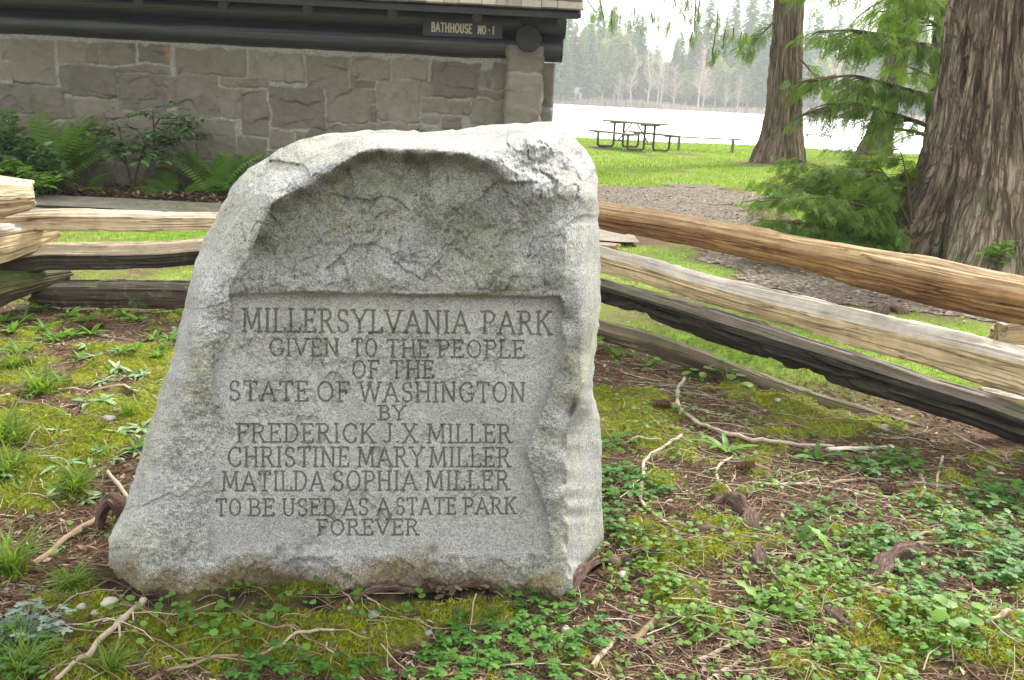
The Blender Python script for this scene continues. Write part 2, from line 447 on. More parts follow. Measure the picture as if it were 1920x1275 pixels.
def moss_mask(x, y):
    m = np.zeros(np.shape(x))
    for (c, a, b) in zip(mc, mx, my):
        r = np.hypot((x-c[0])/a, (y-c[1])/b)
        m = np.maximum(m, 1.25-r)
    m = m + .55*fbm(x*5, y*5, 0, 31, 4)
    g = fbm(x*2.1, y*2.1, 0, 77, 4) - .22
    return np.clip(np.maximum(sst(.1, .55, m), sst(.0, .25, g + .25*fbm(x*9, y*9, 0, 3, 3))), 0, 1) * (behind_fence(x, y) < .1)
def gz(x, y):
    x, y = np.asarray(x, float), np.asarray(y, float)
    near = 1 - sst(6.0, 11.0, np.abs(y) + .0*x)
    z = near*(.018*fbm(x*1.1, y*1.1, 0, 2, 3) + .012*fbm(x*5, y*5, 0, 4, 4)) + (1-near)*.03*fbm(x*.25, y*.25, 0, 9, 3)
    z = z - .09*np.clip(y - 34.5, 0, 12)
    z = np.where(y > 215, -.9 + .11*np.clip(y - 218, 0, 14) + .02*np.clip(y-232, 0, 700), z)
    # the log sunk in the soil along the fence: soil banked against it
    return z
def lin(*segs):
    r = []
    for a, b, n in segs: r.append(np.linspace(a, b, n, endpoint=False))
    r.append([segs[-1][1]])
    return np.concatenate(r)
gx = lin((-420,-60,20),(-60,-12,30),(-12,-3.2,50),(-3.2,4.0,300),(4.0,14,60),(14,60,40),(60,420,20))
gy = lin((-8,1.4,20),(1.4,6.6,230),(6.6,14,110),(14,48,110),(48,210,20),(210,320,30),(320,900,20))
X, Y = np.meshgrid(gx, gy)
Z = gz(X, Y)
mossv = moss_mask(X, Y) * (Y < 9)
Z = Z + (.024+.018*fbm(X*13, Y*13, 0, 19, 3))*mossv*(1-sst(6, 7, Y))
bf = behind_fence(X, Y)
lawn = sst(.05, .5, bf + .3*fbm(X*1.5, Y*1.5, 0, 51, 4)) * sst(-.55, .25, fbm(X*.9, Y*.9, 0, 52, 4) + .25 + .25*(Y > 14))
lawn = np.where(Y > 210, .85, lawn*(Y < 60))
bedm = ((X < .9) & (Y > 10.7) & (Y < 12.6))
pm = path_mask(X, Y)
lawn *= 1 - sst(-.25, .1, pm)
for (tx, ty, tr) in ((5.1, 9.9, 2.0), (6.9, 24.6, 1.4), (11.5, 33, 1.6)):
    rr = np.hypot(X-tx, Y-ty) + .35*fbm(X*2, Y*2, 0, 71, 3)
    lawn *= sst(tr*.65, tr*1.05, rr)
lawn = np.where(bedm, 0, lawn)
nx, ny = len(gx), len(gy)
idx = np.arange(nx*ny).reshape(ny, nx)
GQ = np.stack([idx[:-1,:-1], idx[:-1,1:], idx[1:,1:], idx[1:,:-1]], -1).reshape(-1, 4)
k = NT('soil'); v = k.coord()
n1 = k.noise(v, 26, 8, .72); n2 = k.noise(v, 95, 5, .7, .5); n3 = k.noise(v, 1.1, 5)
duff = k.ramp(n1, [(.28, (.02, .014, .009)), (.45, (.055, .038, .026)), (.6, (.12, .084, .058)), (.78, (.25, .19, .135))])
duff = k.mix(k.ramp(n2, [(.4, 0.0), (.7, .5)]), duff, (.26, .15, .09))
gr = k.ramp(k.noise(v, 8, 8, .75), [(.3, (.06, .095, .014)), (.5, (.12, .20, .025)), (.7, (.23, .31, .05))])
gr = k.mix(k.ramp(n3, [(.42, 0.0), (.62, .45)]), gr, (.26, .25, .08))
mo = k.ramp(k.noise(v, 45, 5, .7), [(.3, (.05, .065, .008)), (.55, (.16, .18, .022)), (.75, (.28, .29, .04))])
col = k.mix(k.attr('lawn'), duff, gr)
col = k.mix(k.attr('moss'), col, mo)
col = k.mix(k.attr('humus_shade'), col, k.mix(k.noise(v, 70, 4), (.008, .006, .005), (.035, .024, .017)))
k.bsdf(col, .95, k.bump(k.math('ADD', n1, k.math('MULTIPLY', n2, .6)), .9, .012), .1)
M['soil'] = k.m
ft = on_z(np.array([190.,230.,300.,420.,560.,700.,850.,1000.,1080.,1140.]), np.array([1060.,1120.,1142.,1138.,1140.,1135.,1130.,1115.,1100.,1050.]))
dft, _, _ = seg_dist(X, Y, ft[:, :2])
humus_shade = np.exp(-(dft/.055)**2)*(.75+.5*fbm(X*14, Y*14, 0, 81, 3))  # black soil band, also darkened as the boulder's contact shadow
mossv = mossv*(1-np.clip(humus_shade, 0, 1))
ground = mesh('ground', np.stack([X, Y, Z], -1), GQ, M['soil'], attrs={'lawn': lawn, 'moss': mossv, 'humus_shade': np.clip(humus_shade, 0, 1)})
tag(ground, kind='structure')

# gravel path: a thin sheet draped 4-6 mm over the ground
k = NT('gravel'); v = k.coord()
vo = k.n('TexVoronoi', {'Vector': v, 'Scale': 42.0}).outputs
g = k.n('SeparateColor', {0: vo['Color']}).outputs[0]
col = k.ramp(g, [(0, (.045, .037, .028)), (.4, (.105, .086, .062)), (.8, (.175, .15, .115)), (1, (.33, .305, .25))])
col = k.mix(k.ramp(k.noise(v, 3.5, 8, .75), [(.45, 0.0), (.65, .7)]), col, (.10, .068, .045))
k.bsdf(col, .9, k.bump(k.math('SUBTRACT', k.noise(v, 60, 5, .7), vo['Distance']), .8, .012), .2)
M['gravel'] = k.m
px0, px1 = pth[:,0].min()-.6, pth[:,0].max()+.3
ax = np.arange(-.5, 7.5, .06); ay = np.arange(4.6, 17.5, .06)
PX_, PY_ = np.meshgrid(ax, ay)
pmk = path_mask(PX_, PY_) + .05*fbm(PX_*7, PY_*7, 0, 8, 2)
id2 = np.arange(PX_.size).reshape(PX_.shape)
q = np.stack([id2[:-1,:-1], id2[:-1,1:], id2[1:,1:], id2[1:,:-1]], -1).reshape(-1, 4)
keep = (pmk.ravel()[q] > 0).all(1) & (behind_fence(PX_, PY_).ravel()[q] > .25).all(1)
q = q[keep]
def ground_z(x, y):
    """the ground mesh's own surface (bilinear)"""
    x, y = np.asarray(x, float), np.asarray(y, float)
    i = np.clip(np.searchsorted(gx, x)-1, 0, nx-2); j = np.clip(np.searchsorted(gy, y)-1, 0, ny-2)
    u = (x-gx[i])/(gx[i+1]-gx[i]); w = (y-gy[j])/(gy[j+1]-gy[j])
    return (Z[j,i]*(1-u)+Z[j,i+1]*u)*(1-w) + (Z[j+1,i]*(1-u)+Z[j+1,i+1]*u)*w
us, inv = np.unique(q, return_inverse=True)
vx, vy = PX_.ravel()[us], PY_.ravel()[us]
tag(mesh('path', np.stack([vx, vy, ground_z(vx, vy)+.004+np.clip(pmk.ravel()[us]*.04, 0, .012)], -1), inv.reshape(q.shape), M['gravel']), kind='structure')

# concrete walk before the bathhouse, and the wet patch on it
k = NT('concrete'); v = k.coord()
f = k.noise(v, 5, 8, .7); f2 = k.noise(v, 60, 4, .6)
col = k.ramp(f, [(.3, (.15, .13, .10)), (.6, (.28, .25, .2))])
col = k.mix(k.ramp(f2, [(.55, 0.0), (.68, .7)]), col, (.06, .045, .03))
k.bsdf(col, .9, k.bump(f2, .4, .004), .2); M['concrete'] = k.m
x = lin((-9, 1.2, 120)); y = lin((9.35, 10.75, 16))
a, b = np.meshgrid(x, y); b = b + .05*fbm(a*2, b*0+1, 0, 12, 3)*((b < 9.4) | (b > 10.7))
ii = np.arange(a.size).reshape(a.shape)
tag(mesh('walkway', np.stack([a, b, np.full_like(a, .045)], -1), np.stack([ii[:-1,:-1], ii[:-1,1:], ii[1:,1:], ii[1:,:-1]], -1).reshape(-1,4), M['concrete']), kind='structure')
pc = on_z(165., 391., .05)
a = np.linspace(0, 2*math.pi, 40, endpoint=False)
ring = np.stack([pc[0]+.62*np.cos(a)*(1+.1*np.sin(3*a)), pc[1]+.14*np.sin(a)*(1+.2*np.cos(2*a)), np.full(40, .0495)], -1)
tag(mesh('puddle', np.concatenate([ring, [[pc[0], pc[1], .0495]]]), [[i, (i+1) % 40, 40] for i in range(40)], m_simple('wet', (.03, .026, .03), (.055, .05, .055), 12, .25, .1)), kind='structure')

# lake
k = NT('water'); v = k.coord()
h = k.math('ADD', k.noise(k.n('Mapping', {0: v, 3: (1.0, 2.2, 1)}).outputs[0], 1.6, 6, .65), k.noise(v, .35, 3, .5))
wb_ = k.bsdf((.06, .08, .08), .30, k.bump(h, .8, .15), .5, IOR=1.33)
gl = k.n('BsdfGlossy', {'Color': (.97, .98, 1.0, 1), 'Roughness': .5}); ms = k.n('MixShader', {0: .7})
k.t.links.new(wb_.outputs[0], ms.inputs[1]); k.t.links.new(gl.outputs[0], ms.inputs[2]); k.t.links.new(ms.outputs[0], k.out.inputs[0])
M['water'] = k.m
x = np.linspace(-420, 420, 30); y = np.linspace(36, 240, 30)
a, b = np.meshgrid(x, y); ii = np.arange(a.size).reshape(a.shape)
tag(mesh('lake', np.stack([a, b, np.full_like(a, -.5)], -1), np.stack([ii[:-1,:-1], ii[:-1,1:], ii[1:,1:], ii[1:,:-1]], -1).reshape(-1,4), M['water']), kind='structure')

# ------------------------------------------------------------------ carved boulder
SIL = np.array([(204,1150),(202,1110),(207,1080),(204,1040),(202,1010),(215,985),(235,945),(250,900),(262,860),(278,800),(292,760),(303,722),(318,690),(327,650),(336,610),(345,575),(352,540),(362,505),(372,478),(382,450),(395,425),(405,405),(420,375),(437,345),(465,318),(495,298),(525,280),(560,263),(600,254),(640,248),(690,244),(740,243),(790,246),(840,245),(870,240),(910,235),(960,231),(1000,229),(1035,229),(1060,242),(1085,265),(1105,290),(1118,315),(1121,345),(1122,400),(1124,450),(1127,500),(1126,560),(1122,610),(1118,650),(1113,690),(1113,730),(1117,760),(1124,785),(1128,830),(1129,900),(1130,960),(1131,1010),(1128,1045),(1118,1062),(1096,1080),(1076,1098),(1074,1150)], float)
def wob(P, amp, seed):
    out = []
    for i in range(len(P)):
        p, n_ = P[i], P[(i+1) % len(P)]
        for t in (0, .25, .5, .75):
            q = p*(1-t)+n_*t
            out.append(q + (amp*np.array([noise(q[0]*.09, q[1]*.09, 0, seed), noise(q[0]*.09, q[1]*.09, 0, seed+1)]) if 215 < q[1] < 1100 else 0))
    return np.array(out)
SILW = wob(SIL, 2.6, 40)
CREST = [(430,534),(450,503),(468,476),(480,447),(490,420),(511,382),(535,366),(562,352),(588,340),(613,327),(633,313),(647,303),(662,292),(677,284),(695,279),(716,278),(740,279),(767,280),(795,280),(822,282),(845,283),(865,286),(888,291),(908,299),(925,312),(938,327),(952,340),(975,341),(1010,340),(1040,361),(1060,380)]
ctl = []                       # (px, py, metres towards the viewer)
def cp(pts, d):
    for i, p in enumerate(pts): ctl.append((p[0], p[1], d if np.isscalar(d) else d[i]))
cp(CREST, [.015,.025,.03,.032,.035,.04,.04,.042,.045,.045,.045,.05,.05,.05,.05,.05,.05,.05,.05,.05,.05,.05,.045,.042,.04,.035,.03,.03,.03,.02,.0])
cp([(x+9*(x<560), y+16) for x, y in CREST[3:27:2]], -.004)
cp([(560,440),(640,380),(700,350),(760,340),(820,345),(880,360),(930,410)], [-.018,-.026,-.03,-.03,-.03,-.024,-.01])
cp([(520,480),(600,460),(700,430),(770,420),(850,430),(930,470),(990,430)], [-.01,-.018,-.02,-.022,-.018,-.004,.0])
cp([(450,540),(500,535),(560,530),(640,530),(720,525),(740,505),(800,530),(880,530),(960,540),(1020,540),(1060,550)], [.040,.046,.044,.040,.042,.046,.046,.048,.052,.052,.04])
cp([(745,470),(750,490)], .018)
cp([(690,490),(620,495)], [.0,.004])
# lit top, sloping away
cp([(560,300),(640,270),(740,258),(840,262),(900,262),(960,260)], [-.14,-.16,-.17,-.18,-.16,-.13])
cp([(1000,250),(1050,270),(1000,300),(1060,320),(1090,330),(1040,300)], [-.15,-.14,-.05,-.06,-.10,-.08])
cp([(1080,400),(1100,370),(1085,450),(1090,520)], [-.02,-.06,-.01,-.005])
cp([(480,350),(440,400),(420,450),(400,500),(460,410),(440,440),(530,320)], [-.14,-.12,-.09,-.05,-.05,-.04,-.13])
# panel and the rims
cp([(440,600),(560,600),(700,600),(850,600),(980,600),(430,700),(560,750),(700,750),(850,750),(960,700),(420,820),(560,880),(700,880),(850,880),(940,840),(410,960),(560,1000),(700,1000),(850,1000),(980,960),(1000,1020)], .004)
cp([(415,600),(398,650),(385,700),(392,760),(415,570)], [.022,.026,.022,.014,.03])
cp([(1072,600),(1078,650),(1062,690),(1076,720),(1052,760),(1036,830),(1042,900),(1050,980)], .02)
cp([(1060,800),(1060,860),(1060,920),(1061,980),(1063,1040),(1066,1085)], .022)
cp([(1088,800),(1090,860),(1090,920),(1090,980),(1092,1040)], -.13)
cp([(1100,560),(1100,620),(1098,680),(1096,730)], -.02)
# left flank
cp([(345,700),(330,800),(310,880),(300,950),(280,1010),(360,620),(375,550)], [-.02,-.02,-.015,-.005,.01,-.02,-.03])
cp([(310,780),(290,840),(275,900),(255,960),(235,1010),(330,700),(345,640),(362,560)], [-.07,-.075,-.08,-.07,-.06,-.07,-.07,-.09])
cp([(240,1040),(260,1080),(300,1060),(360,1050),(300,1110)], [-.03,.0,.03,.03,.025])
# foot
cp([(450,1050),(560,1045),(700,1040),(850,1040),(980,1040),(1030,1060)], [.012,.012,.014,.014,.014,.012])
cp([(420,1075),(520,1075),(640,1065),(660,1080),(760,1065),(900,1065),(1010,1080)], [.035,.03,.028,.04,.03,.03,.02])
cp([(440,1105),(520,1105),(600,1100),(640,1110),(720,1100),(830,1100),(950,1100),(360,1125)], [-.01,-.035,-.03,.035,.0,.0,.01,.02])
cp([(440,1150),(560,1150),(700,1150),(900,1150),(1050,1150),(250,1150),(330,1150)], [-.04,-.05,-.02,-.02,.0,-.05,.0])
# outline falls to the back
for i in range(0, len(SIL)-1):
    x_, y_ = SIL[i]
    if y_ > 1105: continue
    if y_ < 262 and 480 < x_ < 1060: d_ = -.40
    elif x_ >= 1060: d_ = -.24 if 290 < y_ < 700 else -.27
    else: d_ = -.27 if y_ < 480 else -.19
    if x_ >= 1060 and y_ >= 760: d_ = -.34
    if y_ > 1000 and x_ < 400: d_ = -.14
    if 1050 < x_ < 1128 and y_ > 1058: continue
    if 290 < y_ < 330 and x_ > 1080: d_ = -.27
    ctl.append((x_, y_, d_))
ctl = np.array(ctl, float)
def tps(P, d, lam=1e-4):
    n = len(P); p = P/300.0
    r2 = ((p[:, None]-p[None])**2).sum(-1)
    K = np.where(r2 > 0, .5*r2*np.log(r2+1e-12), 0) + lam*np.eye(n)
    A = np.zeros((n+3, n+3)); A[:n,:n] = K; A[:n,n:] = np.c_[np.ones(n), p]; A[n:,:n] = A[:n,n:].T
    w = np.linalg.solve(A, np.r_[d, 0, 0, 0])
    def f(x, y):
        x, y = x.ravel()/300.0, y.ravel()/300.0
        o = np.empty(len(x))
        for s in range(0, len(x), 60000):
            a, b = x[s:s+60000], y[s:s+60000]
            r = (a[:,None]-p[None,:,0])**2 + (b[:,None]-p[None,:,1])**2
            o[s:s+60000] = np.where(r > 0, .5*r*np.log(r+1e-12), 0) @ w[:n] + w[n] + w[n+1]*a + w[n+2]*b
        return o
    return f
depth = tps(ctl[:, :2], ctl[:, 2])

# cut Roman capitals as strokes in a 1-high cell
def el(cx, cy, rx, ry, a0, a1, n=14):
    t = np.radians(np.linspace(a0, a1, n)); return [(cx+rx*math.cos(a), cy+ry*math.sin(a)) for a in t]
GL = {   # width, strokes, serif ticks (x, y) horizontal, (x, y, 1) vertical
 'A': (.78, [[(.06,0),(.39,1)],[(.39,1),(.72,0)],[(.18,.34),(.60,.34)]], [(.06,0),(.72,0)]),
 'B': (.62, [[(.12,0),(.12,1)],[(.12,1),(.32,1)]+el(.32,.76,.2,.24,90,-90)+[(.12,.52)],[(.32,.52)]+el(.34,.26,.24,.26,90,-90)+[(.12,0)]], [(.06,0),(.06,1)]),
 'C': (.70, [el(.40,.5,.34,.5,48,312,22)], [(.63,.82,1),(.63,.18,1)]),
 'D': (.70, [[(.12,0),(.12,1),(.30,1)]+el(.30,.5,.34,.5,90,-90,18)+[(.12,0)]], [(.06,0),(.06,1)]),
 'E': (.58, [[(.52,1),(.12,1),(.12,0),(.54,0)],[(.12,.52),(.40,.52)]], [(.06,0),(.06,1),(.52,.92,1),(.54,.08,1),(.40,.52,1)]),
 'F': (.56, [[(.52,1),(.12,1),(.12,0)],[(.12,.52),(.40,.52)]], [(.12,0),(.06,1),(.52,.92,1),(.40,.52,1)]),
 'G': (.74, [el(.40,.5,.34,.5,48,345,22),[(.66,.42),(.66,.1)],[(.48,.42),(.74,.42)]], [(.63,.82,1)]),
 'H': (.74, [[(.12,0),(.12,1)],[(.62,0),(.62,1)],[(.12,.52),(.62,.52)]], [(.12,0),(.12,1),(.62,0),(.62,1)]),
 'I': (.26, [[(.13,0),(.13,1)]], [(.13,0),(.13,1)]),
 'J': (.46, [[(.34,1),(.34,.22)]+el(.18,.2,.16,.2,0,-150,8)], [(.34,1)]),
 'K': (.70, [[(.12,0),(.12,1)],[(.60,1),(.13,.46)],[(.27,.60),(.64,0)]], [(.12,0),(.12,1),(.60,1),(.64,0)]),
 'L': (.56, [[(.12,1),(.12,0),(.54,0)]], [(.12,1),(.06,0),(.54,.09,1)]),
 'M': (.90, [[(.10,0),(.15,1),(.45,.12),(.75,1),(.80,0)]], [(.10,0),(.12,1),(.78,1),(.80,0)]),
 'N': (.76, [[(.12,0),(.12,1),(.64,0),(.64,1)]], [(.12,0),(.08,1),(.64,1)]),
 'O': (.74, [el(.37,.5,.31,.5,0,360,26)], []),
 'P': (.58, [[(.12,0),(.12,1),(.32,1)]+el(.32,.74,.22,.26,90,-90)+[(.12,.48)]], [(.12,0),(.06,1)]),
 'R': (.68, [[(.12,0),(.12,1),(.32,1)]+el(.32,.76,.21,.24,90,-90)+[(.12,.52)],[(.32,.52),(.60,0)]], [(.12,0),(.06,1),(.62,0)]),
 'S': (.56, [el(.28,.75,.2,.25,35,180,10)+el(.28,.75,.2,.25,180,270,5)+el(.28,.25,.22,.25,90,0,5)+el(.28,.25,.22,.25,0,-150,10)], [(.46,.86,1),(.09,.14,1)]),
 'T': (.66, [[(.04,1),(.62,1)],[(.33,1),(.33,0)]], [(.33,0),(.04,.92,1),(.62,.92,1)]),
 'U': (.72, [[(.12,1),(.12,.3)]+el(.36,.28,.24,.28,180,360,12)+[(.60,1)]], [(.12,1),(.60,1)]),
 'V': (.74, [[(.06,1),(.37,0)],[(.37,0),(.68,1)]], [(.06,1),(.68,1)]),
 'W': (1.04, [[(.05,1),(.28,0),(.52,.95),(.76,0),(.99,1)]], [(.05,1),(.99,1),(.52,1)]),
 'X': (.72, [[(.08,1),(.64,0)],[(.62,1),(.08,0)]], [(.08,1),(.62,1),(.08,0),(.64,0)]),
 'Y': (.70, [[(.05,1),(.35,.48)],[(.65,1),(.35,.48)],[(.35,.48),(.35,0)]], [(.05,1),(.65,1),(.35,0)]),
 '.': (.22, [[(.1,.03),(.12,.03)]], []),
}
def word_strokes(word, x0, x1, yb0, yt0, yb1, yt1, serif=True):
    """strokes of a word set between x0 and x1; baseline and cap line run from the 0 to the 1 values"""
    tot = sum(GL[c][0] for c in word) + .13*(len(word)-1)
    out, cur = [], 0.0
    def mp(x, y):
        t = (cur + x)/tot
        yb = yb0+(yb1-yb0)*t; yt = yt0+(yt1-yt0)*t
        return (x0+(x1-x0)*t, yb+(yt-yb)*y)
    for c in word:
        w, st, sf = GL[c]
        for s_ in st: out.append([mp(*p) for p in s_])
        if serif:
            for f_ in sf:
                if len(f_) == 2: out.append([mp(f_[0]-.09, f_[1]), mp(f_[0]+.09, f_[1])])
                else: out.append([mp(f_[0], f_[1]-.08), mp(f_[0], f_[1]+.08)])
        cur += w + .13
    return out
LINES = [   # cap height varies a little along the line, as cut
 (2.9, [('MILLERSYLVANIA',454,880,622,579,625,584),('PARK',904,1034,625,584,627,585)]),
 (2.3, [('GIVEN',505,636,667,635,668,636),('TO',660,707,668,636,669,636),('THE',725,804,669,637,670,638),('PEOPLE',820,984,670,638,671,639)]),
 (2.3, [('OF',660,711,709,677,709,677),('THE',732,814,709,677,709,677)]),
 (2.4, [('STATE',429,578,751,715,752,716),('OF',594,656,752,716,753,717),('WASHINGTON',674,985,753,717,754,718)]),
 (2.1, [('BY',710,760,787,761,787,761)]),
 (2.4, [('FREDERICK',444,703,829,795,830,795),('J.X.',718,796,830,795,830,796),('MILLER',801,959,830,796,830,797)]),
 (2.4, [('CHRISTINE',427,655,875,839,875,839),('MARY',670,794,875,839,875,839),('MILLER',805,957,875,839,875,840)]),
 (2.4, [('MATILDA',416,608,920,885,920,884),('SOPHIA',624,782,920,884,919,884),('MILLER',798,955,919,884,918,883)]),
 (2.3, [('TO',405,452,967,936,967,936),('BE',466,515,967,936,967,936),('USED',529,629,967,936,966,936),('AS',642,691,966,935,966,935),('A',706,732,966,935,965,935),('STATE',742,855,965,934,964,934),('PARK',869,968,964,934,963,933)]),
 (2.3, [('FOREVER',595,785,1003,975,1003,974)]),
]
WORDS = ['Millersylvania Park', 'Given to the people', 'Of the', 'State of Washington', 'By', 'Frederick J.X. Miller', 'Christine Mary Miller', 'Matilda Sophia Miller', 'To be used as a state park', 'Forever']
bx = lin((196,398,81),(398,1042,644),(1042,1136,38))
by = lin((222,566,138),(566,1012,446),(1012,1152,56))
BX, BY = np.meshgrid(bx, by)
groove = np.zeros(BX.shape); gline = np.full(BX.shape, -1, int)
for li, (hw, words) in enumerate(LINES):
    for wd in words:
        for st in word_strokes(*wd):
            st = np.array(st, float)
            st = st + .5*np.stack([noise(st[:,0]*.3, st[:,1]*.3, li, 3), noise(st[:,0]*.3, st[:,1]*.3, li, 4)], -1)
            i0, i1 = np.searchsorted(bx, [st[:,0].min()-4, st[:,0].max()+4]); j0, j1 = np.searchsorted(by, [st[:,1].min()-4, st[:,1].max()+4])
            sub = (slice(j0, j1), slice(i0, i1))
            d, _, _ = seg_dist(BX[sub], BY[sub], st)
            g_ = np.clip(1 - d/(hw*.80), 0, 1)
            m_ = g_ > groove[sub]
            groove[sub] = np.where(m_, g_, groove[sub]); gline[sub] = np.where(m_, li, gline[sub])
D = depth(BX, BY).reshape(BX.shape)
PANEL = [(430,553),(560,551),(740,553),(900,555),(1048,556),(1058,575),(1050,600),(1058,640),(1046,690),(1025,740),(1000,800),(985,850),(1000,900),(1020,950),(1030,1010),(1026,1036),(900,1041),(750,1036),(600,1040),(480,1036),(395,1042),(392,980),(398,900),(405,830),(420,780),(402,730),(398,690),(420,650),(438,610),(440,575)]
pan, _, _ = seg_dist(BX, BY, wob(np.array(PANEL, float), 4.0, 60), True)
pin = inside(BX, BY, wob(np.array(PANEL, float), 4.0, 60))
sp = np.where(pin, pan, -pan)
edge, ex, ey = seg_dist(BX, BY, SILW, True)
ins = inside(BX, BY, SILW)
# rough faces: chips and hackle outside the cut panel
u, v_ = BX/600.0, BY/600.0
chip = fbm(u*22, v_*22, 0, 91, 5, .55)
ridge = 1-np.abs(fbm(u*9, v_*9, 0, 95, 4, .5))
fine = fbm(u*90, v_*90, 0, 97, 3, .6)
wu, wv = u + .012*fbm(u*14, v_*14, 0, 111, 3), v_ + .012*fbm(u*14, v_*14, 0, 112, 3)
fac = .016*facets(wu*11, wv*13, 121) + .009*facets(wu*26, wv*30, 131) + .004*facets(wu*60, wv*66, 141)
scoop_ = inside(BX, BY, CREST + [(1060,545),(430,548)])
fk = np.where(scoop_, .55, .75)*np.where(BX > 1062, .55, 1.0)
flank = (BX < 400)*sst(560, 700, BY); fk = fk*(1-.45*flank)
bigf = facets(wu*4.6+.3, wv*6.2, 151); midf = facets(wu*9.5, wv*11, 161)
rough = .006*chip + .004*(ridge-.6) + .0024*fine + fk*fac + np.where(scoop_, .034*bigf + .014*midf, 0)*sst(-2, 30, seg_dist(BX, BY, CREST)[0]-4)
rough = rough + np.where((BY < 420) & ~scoop_ & (BX > 480), .022*midf, 0) + .012*bigf*((BX < 420) & (BY > 430))
tr = sst(930, 1010, BX)*(1-sst(330, 420, BY))          # hackled upper corner
rough = rough*(1+.9*tr)
rough = rough*(1-.45*sst(1020, 1050, BX))*(1-.6*sst(1075, 1100, BX)*(BY > 420))
# the flat side face below the shoulder: a crisp arris, then a plane turning away
AR = np.array([(1066,480),(1072,560),(1080,650),(1086,720),(1080,765),(1064,800),(1060,860),(1060,950),(1063,1040),(1074,1100),(1074,1150)], float)
ax_ = np.interp(BY, AR[:,1], AR[:,0]) + 2.2*noise(BY*.06, BY*0, 0, 301)
rs_ = SIL[(SIL[:,0] > 1055) & (SIL[:,1] > 440)]; o2 = np.argsort(rs_[:,1]); sil_x = np.interp(BY, rs_[o2,1], rs_[o2,0])
tt_ = np.clip((BX-ax_)/np.maximum(sil_x-ax_, 6), 0, 1.2)
lowk = sst(690, 800, BY)
side = .018 - (.25+.09*lowk)*tt_**(2.6-1.6*lowk) + .5*rough
sm_ = sst(-2.5-14*(1-lowk), 2.5, BX-ax_)*sst(470, 590, BY)
fr_ = sst(770, 800, BY)*(BX > 1030)                    # keep the front plane up to the arris
D = np.where((BX <= ax_+3) & (BY > 770) & (BX > 1030), D*(1-fr_)+np.maximum(D, .010)*fr_, D)
D_r = (D + rough)*(1-sm_) + side*sm_
# a thin spall line in the scoop
SP = [(765,462),(790,450),(808,446),(822,452),(840,462),(862,462),(885,466),(912,470)]
ds, sx_, sy_ = seg_dist(BX, BY, SP)
D_r += np.where(BY > sy_, .009*np.exp(-ds/14), -.003*np.exp(-ds/8))
LEDGE_T = sst(-3.5, 1.5, sp)
D_p = np.minimum(D_r, .0 + .0006*chip + .0005*fine)
D_f = D_r*(1-LEDGE_T) + D_p*LEDGE_T
D_f -= .0055*groove
# three small drill marks and the scribed line under the text
for (cx_, cy_) in ((524,1030),(562,1029),(812,1029)):
    D_f -= .010*np.exp(-((BX-cx_)/(5+.5*(BY-cy_+6).clip(0,9)))**2 - ((BY-cy_)/6.0)**2)
D_f += .0015*np.exp(-((BY-1036-.004*(BX-400))/2.0)**2)*sst(380, 450, BX)*(1-sst(820, 900, BX))
fall = np.exp(-np.maximum(edge, 0)/5.0)
D_f -= .02*fall*(BY < 1080)*(1-sst(1040, 1060, BX)*(BY > 760))
# keep the cells inside the outline, pull the rim onto it
nyb, nxb = BX.shape
idb = np.arange(BX.size).reshape(BX.shape)
Qb = np.stack([idb[:-1,:-1], idb[1:,:-1], idb[1:,1:], idb[:-1,1:]], -1).reshape(-1, 4)
okc = ins.ravel()[Qb].sum(1) >= 2
Qb = Qb[okc]
fx_, fy_ = BX.ravel().copy(), BY.ravel().copy()
o_ = ~ins.ravel(); fx_[o_] = ex.ravel()[o_]; fy_[o_] = ey.ravel()[o_]
A0 = on_z(300., 1128.); A1 = on_z(1072., 1096.)
slope = (A1[1]-A0[1])/(A1[0]-A0[0])*.62
LEAN = math.tan(math.radians(7))
d3 = rays(fx_, fy_)                      # each sample gets its own depth on the leaning face
den = d3[:,1] - slope*d3[:,0] - LEAN*d3[:,2]
yb_ = A0[1] - slope*A0[0] + LEAN*EYE + .02
t_ = yb_/den
yb2 = (yb_ - D_f.ravel())/den
SV = d3*yb2[:,None] + np.array([0,0,EYE])
used, invq = np.unique(Qb, return_inverse=True); Qb = invq.reshape(Qb.shape)
SV = SV[used]; gl_ = gline.ravel()[used]; gr_ = groove.ravel()[used]
pxu, pyu = fx_[used], fy_[used]
# soil stain at the foot, plus shade painted into the stone's colour
foot = sst(1040, 1085, pyu + 26*fbm(pxu/80, pyu/80, 0, 15, 4)) * (1-sst(1040, 1080, pxu)) 
black = sst(1098, 1112, pyu + 12*fbm(pxu/30, pyu/30, 0, 16, 3)-8*(np.abs(pxu-640) < 40))  # foot edge painted dark as the shadow of its undercut
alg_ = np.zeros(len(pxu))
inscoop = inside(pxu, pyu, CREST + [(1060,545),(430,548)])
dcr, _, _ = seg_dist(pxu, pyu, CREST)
alg_ += inscoop*(.42+.6*np.exp(-dcr/75)+.25*fbm(pxu/60, pyu/60, 0, 25, 4))  # painted shade below the crest, fading down the hollow
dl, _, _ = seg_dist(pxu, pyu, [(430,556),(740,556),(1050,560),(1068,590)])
alg_ += .8*np.exp(-dl/7)  # painted shadow line beneath the ledge
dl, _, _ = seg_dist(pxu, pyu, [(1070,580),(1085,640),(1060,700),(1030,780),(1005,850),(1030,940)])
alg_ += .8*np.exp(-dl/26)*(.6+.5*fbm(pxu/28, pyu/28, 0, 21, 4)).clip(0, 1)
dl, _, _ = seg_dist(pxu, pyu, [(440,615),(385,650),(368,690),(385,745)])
alg_ += .6*np.exp(-dl/12)*(.5+.6*fbm(pxu/24, pyu/24, 0, 22, 4)).clip(0, 1)
